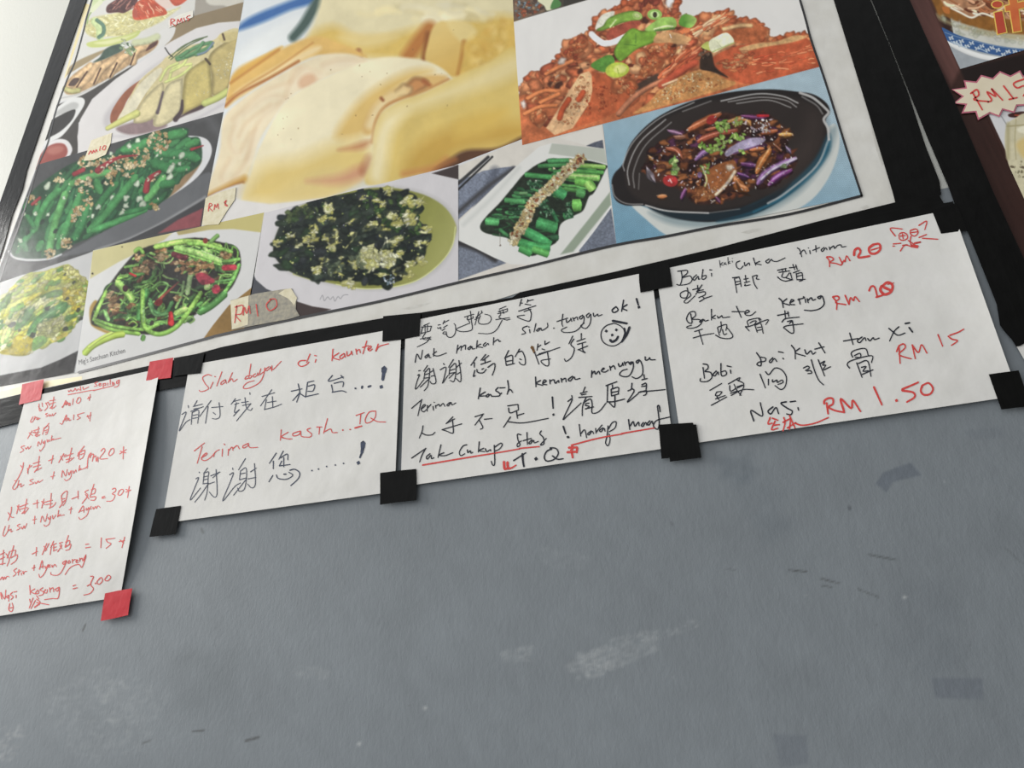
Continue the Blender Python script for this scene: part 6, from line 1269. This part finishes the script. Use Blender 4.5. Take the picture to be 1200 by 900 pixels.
tape_piece([(748.5, 316), (783.5, 307), (786, 321), (788, 335.3), (770, 338.8), (750.5, 342.8), (749, 330)], .0046, 'black tape square joining the tops of the smiley and rightmost notices')
tape_piece([(1092, 246), (1121, 238), (1127, 254), (1133.5, 270.4), (1118, 271.8), (1102.8, 273.6)], .0044, 'black tape square on the top right corner of the rightmost notice')
tape_piece([(183, 596.5), (198, 594.5), (212, 592.6), (209, 609), (205.7, 626), (190, 627.6), (175, 629.3), (179, 612)], .0046, 'black tape square at the bottom left corner of the Silah bayar notice')
tape_piece([(445.3, 554.3), (466, 551.5), (487.6, 549.5), (488, 568), (488.2, 586), (466, 588.5), (445.3, 591.5), (445.5, 572)], .0048, 'black tape square joining the bottoms of the Silah bayar and smiley notices')
tape_piece([(771.7, 497.6), (812, 495.2), (814, 514), (817, 533.5), (785, 536.5), (775.2, 537.6), (773.5, 518)], .0048, 'black tape square under another, at the bottoms of the smiley and rightmost notices')
tape_piece([(781, 498.4), (812, 495.6), (812.6, 497.6), (815.8, 497.4), (818.6, 516), (822, 536.2), (803, 538.5), (785, 541), (783, 520)], .0052, 'black tape square lying over another, between the smiley and rightmost notices')
tape_piece([(1158.8, 438.6), (1176, 436.2), (1193.8, 434), (1201, 455), (1208, 476), (1191, 477.6), (1173.6, 479.8), (1166, 459)], .0048, 'black tape square at the bottom right corner of the rightmost notice')
scrap = [(1189, 402), (1215, 392), (1240, 430), (1222, 444), (1203, 426)]
tag(slab('paper_scrap', scrap, .0018, .0002, M_PAPER, None, base_of(scrap, .0018)), 'white paper scrap at the right edge, under the end of the black tape', 'paper')

# ---------------- price tags on the banners ----------------
GROUP_T = 'price tags stuck on the banners'
def price_tag(pts, h, mat, key, label, w=1.0, extra=None):
    t = thing('price_tag', base_of(pts, h), label, 'price tag', GROUP_T)
    slab('tag_card', pts, h, .0002, mat, t)
    if extra: extra(t)
    for spec in [TAG_INK[key]]:
        pen_line('handwriting', spec, 1.0, h+(.0006 if extra else .0003), INK['red'], t, 'red handwritten price')
    return t
M_TAGG = simple('clear_tape_over_print', (136, 132, 120), (166, 158, 136), .3, 160, [(120, 1, ONE)], .4, .001)
def ten_extra(t):
    slab('tag_card', [(270, 352.5), (291.5, 346.3), (290.5, 380.5), (272, 386)], .0018, .0001, M_TAGP, t)['label'] = 'buff left part of the tag'
    slab('tag_card', [(326, 344), (334, 339), (341, 338), (348, 349), (345, 358), (338, 350)], .0018, .0001, M_TAGP, t)['label'] = 'torn buff corner of the tag'
price_tag([(270, 352), (300, 344), (331, 339), (342, 338), (347.5, 350), (346.5, 362), (351, 370), (338, 374), (300, 381), (271.5, 386.5)], .0016, M_TAGG, 'ten_low', 'greyish price tag reading RM 10 between the green stems photo and the spinach photo', extra=ten_extra)
price_tag([(241, 232), (258, 225), (276.5, 219.5), (275, 234), (266, 247), (256, 263), (236.5, 264)], .0016, M_TAGP, 'eight', 'small buff price tag reading RM 8 below the left end of the rolled slices photo')
price_tag([(104, 173), (107, 164.5), (119, 160), (131, 155.5), (129.5, 168), (124, 181), (110, 187.5), (98, 188.5)], .0016, M_TAGP, 'ten_high', 'small buff price tag above the green beans photo, on the chicken plate')
price_tag([(197.5, 24), (212, 16.5), (226.5, 12), (226, 20), (213, 26), (203, 30), (198, 33)], .0016, M_TAGW, 'fifteen_small', 'small white price tag reading RM 15 near the top left of the large banner')
STAR = [(565, 35), (685, 18), (670, -45), (780, -33), (822, -92), (925, -64), (988, -126), (1080, -86), (1166, -132), (1194, -84), (1262, -128), (1290, -60), (1368, -66), (1352, 0), (1432, 40), (1350, 74), (1390, 140), (1300, 140), (1290, 206), (1215, 176), (1140, 180), (1116, 242), (1016, 215), (985, 278), (902, 246), (796, 305), (774, 236), (650, 247), (684, 170), (580, 158), (655, 96)]
M_STAR = simple('cream_star_card', (228, 216, 190), (221, 208, 180), .5, 40)
M_STARE = simple('pink_star_edge', (190, 104, 122), None, .5)
def star_extra(t):
    P = np.array(STAR, float); c = P.mean(0)
    e = np.roll(P, -1, 0)-P; e /= np.hypot(e[:, 0], e[:, 1])[:, None]; n = np.stack([-e[:, 1], e[:, 0]], 1)
    n0 = np.roll(n, 1, 0); m = n+n0; m /= np.maximum((1+(n*n0).sum(1)), .5)[:, None]
    if (P[:, 0]*np.roll(P[:, 1], -1)-np.roll(P[:, 0], -1)*P[:, 1]).sum() < 0: m = -m
    slab('star_face', k75(P+m*13, 100), .0030, .0002, M_STAR, t)['label'] = 'cream face of the star'
price_tag(k75(STAR, 100), .0027, M_STARE, 'star', 'cream starburst price tag with pink edge reading RM 15 on the dark brown banner', extra=star_extra)
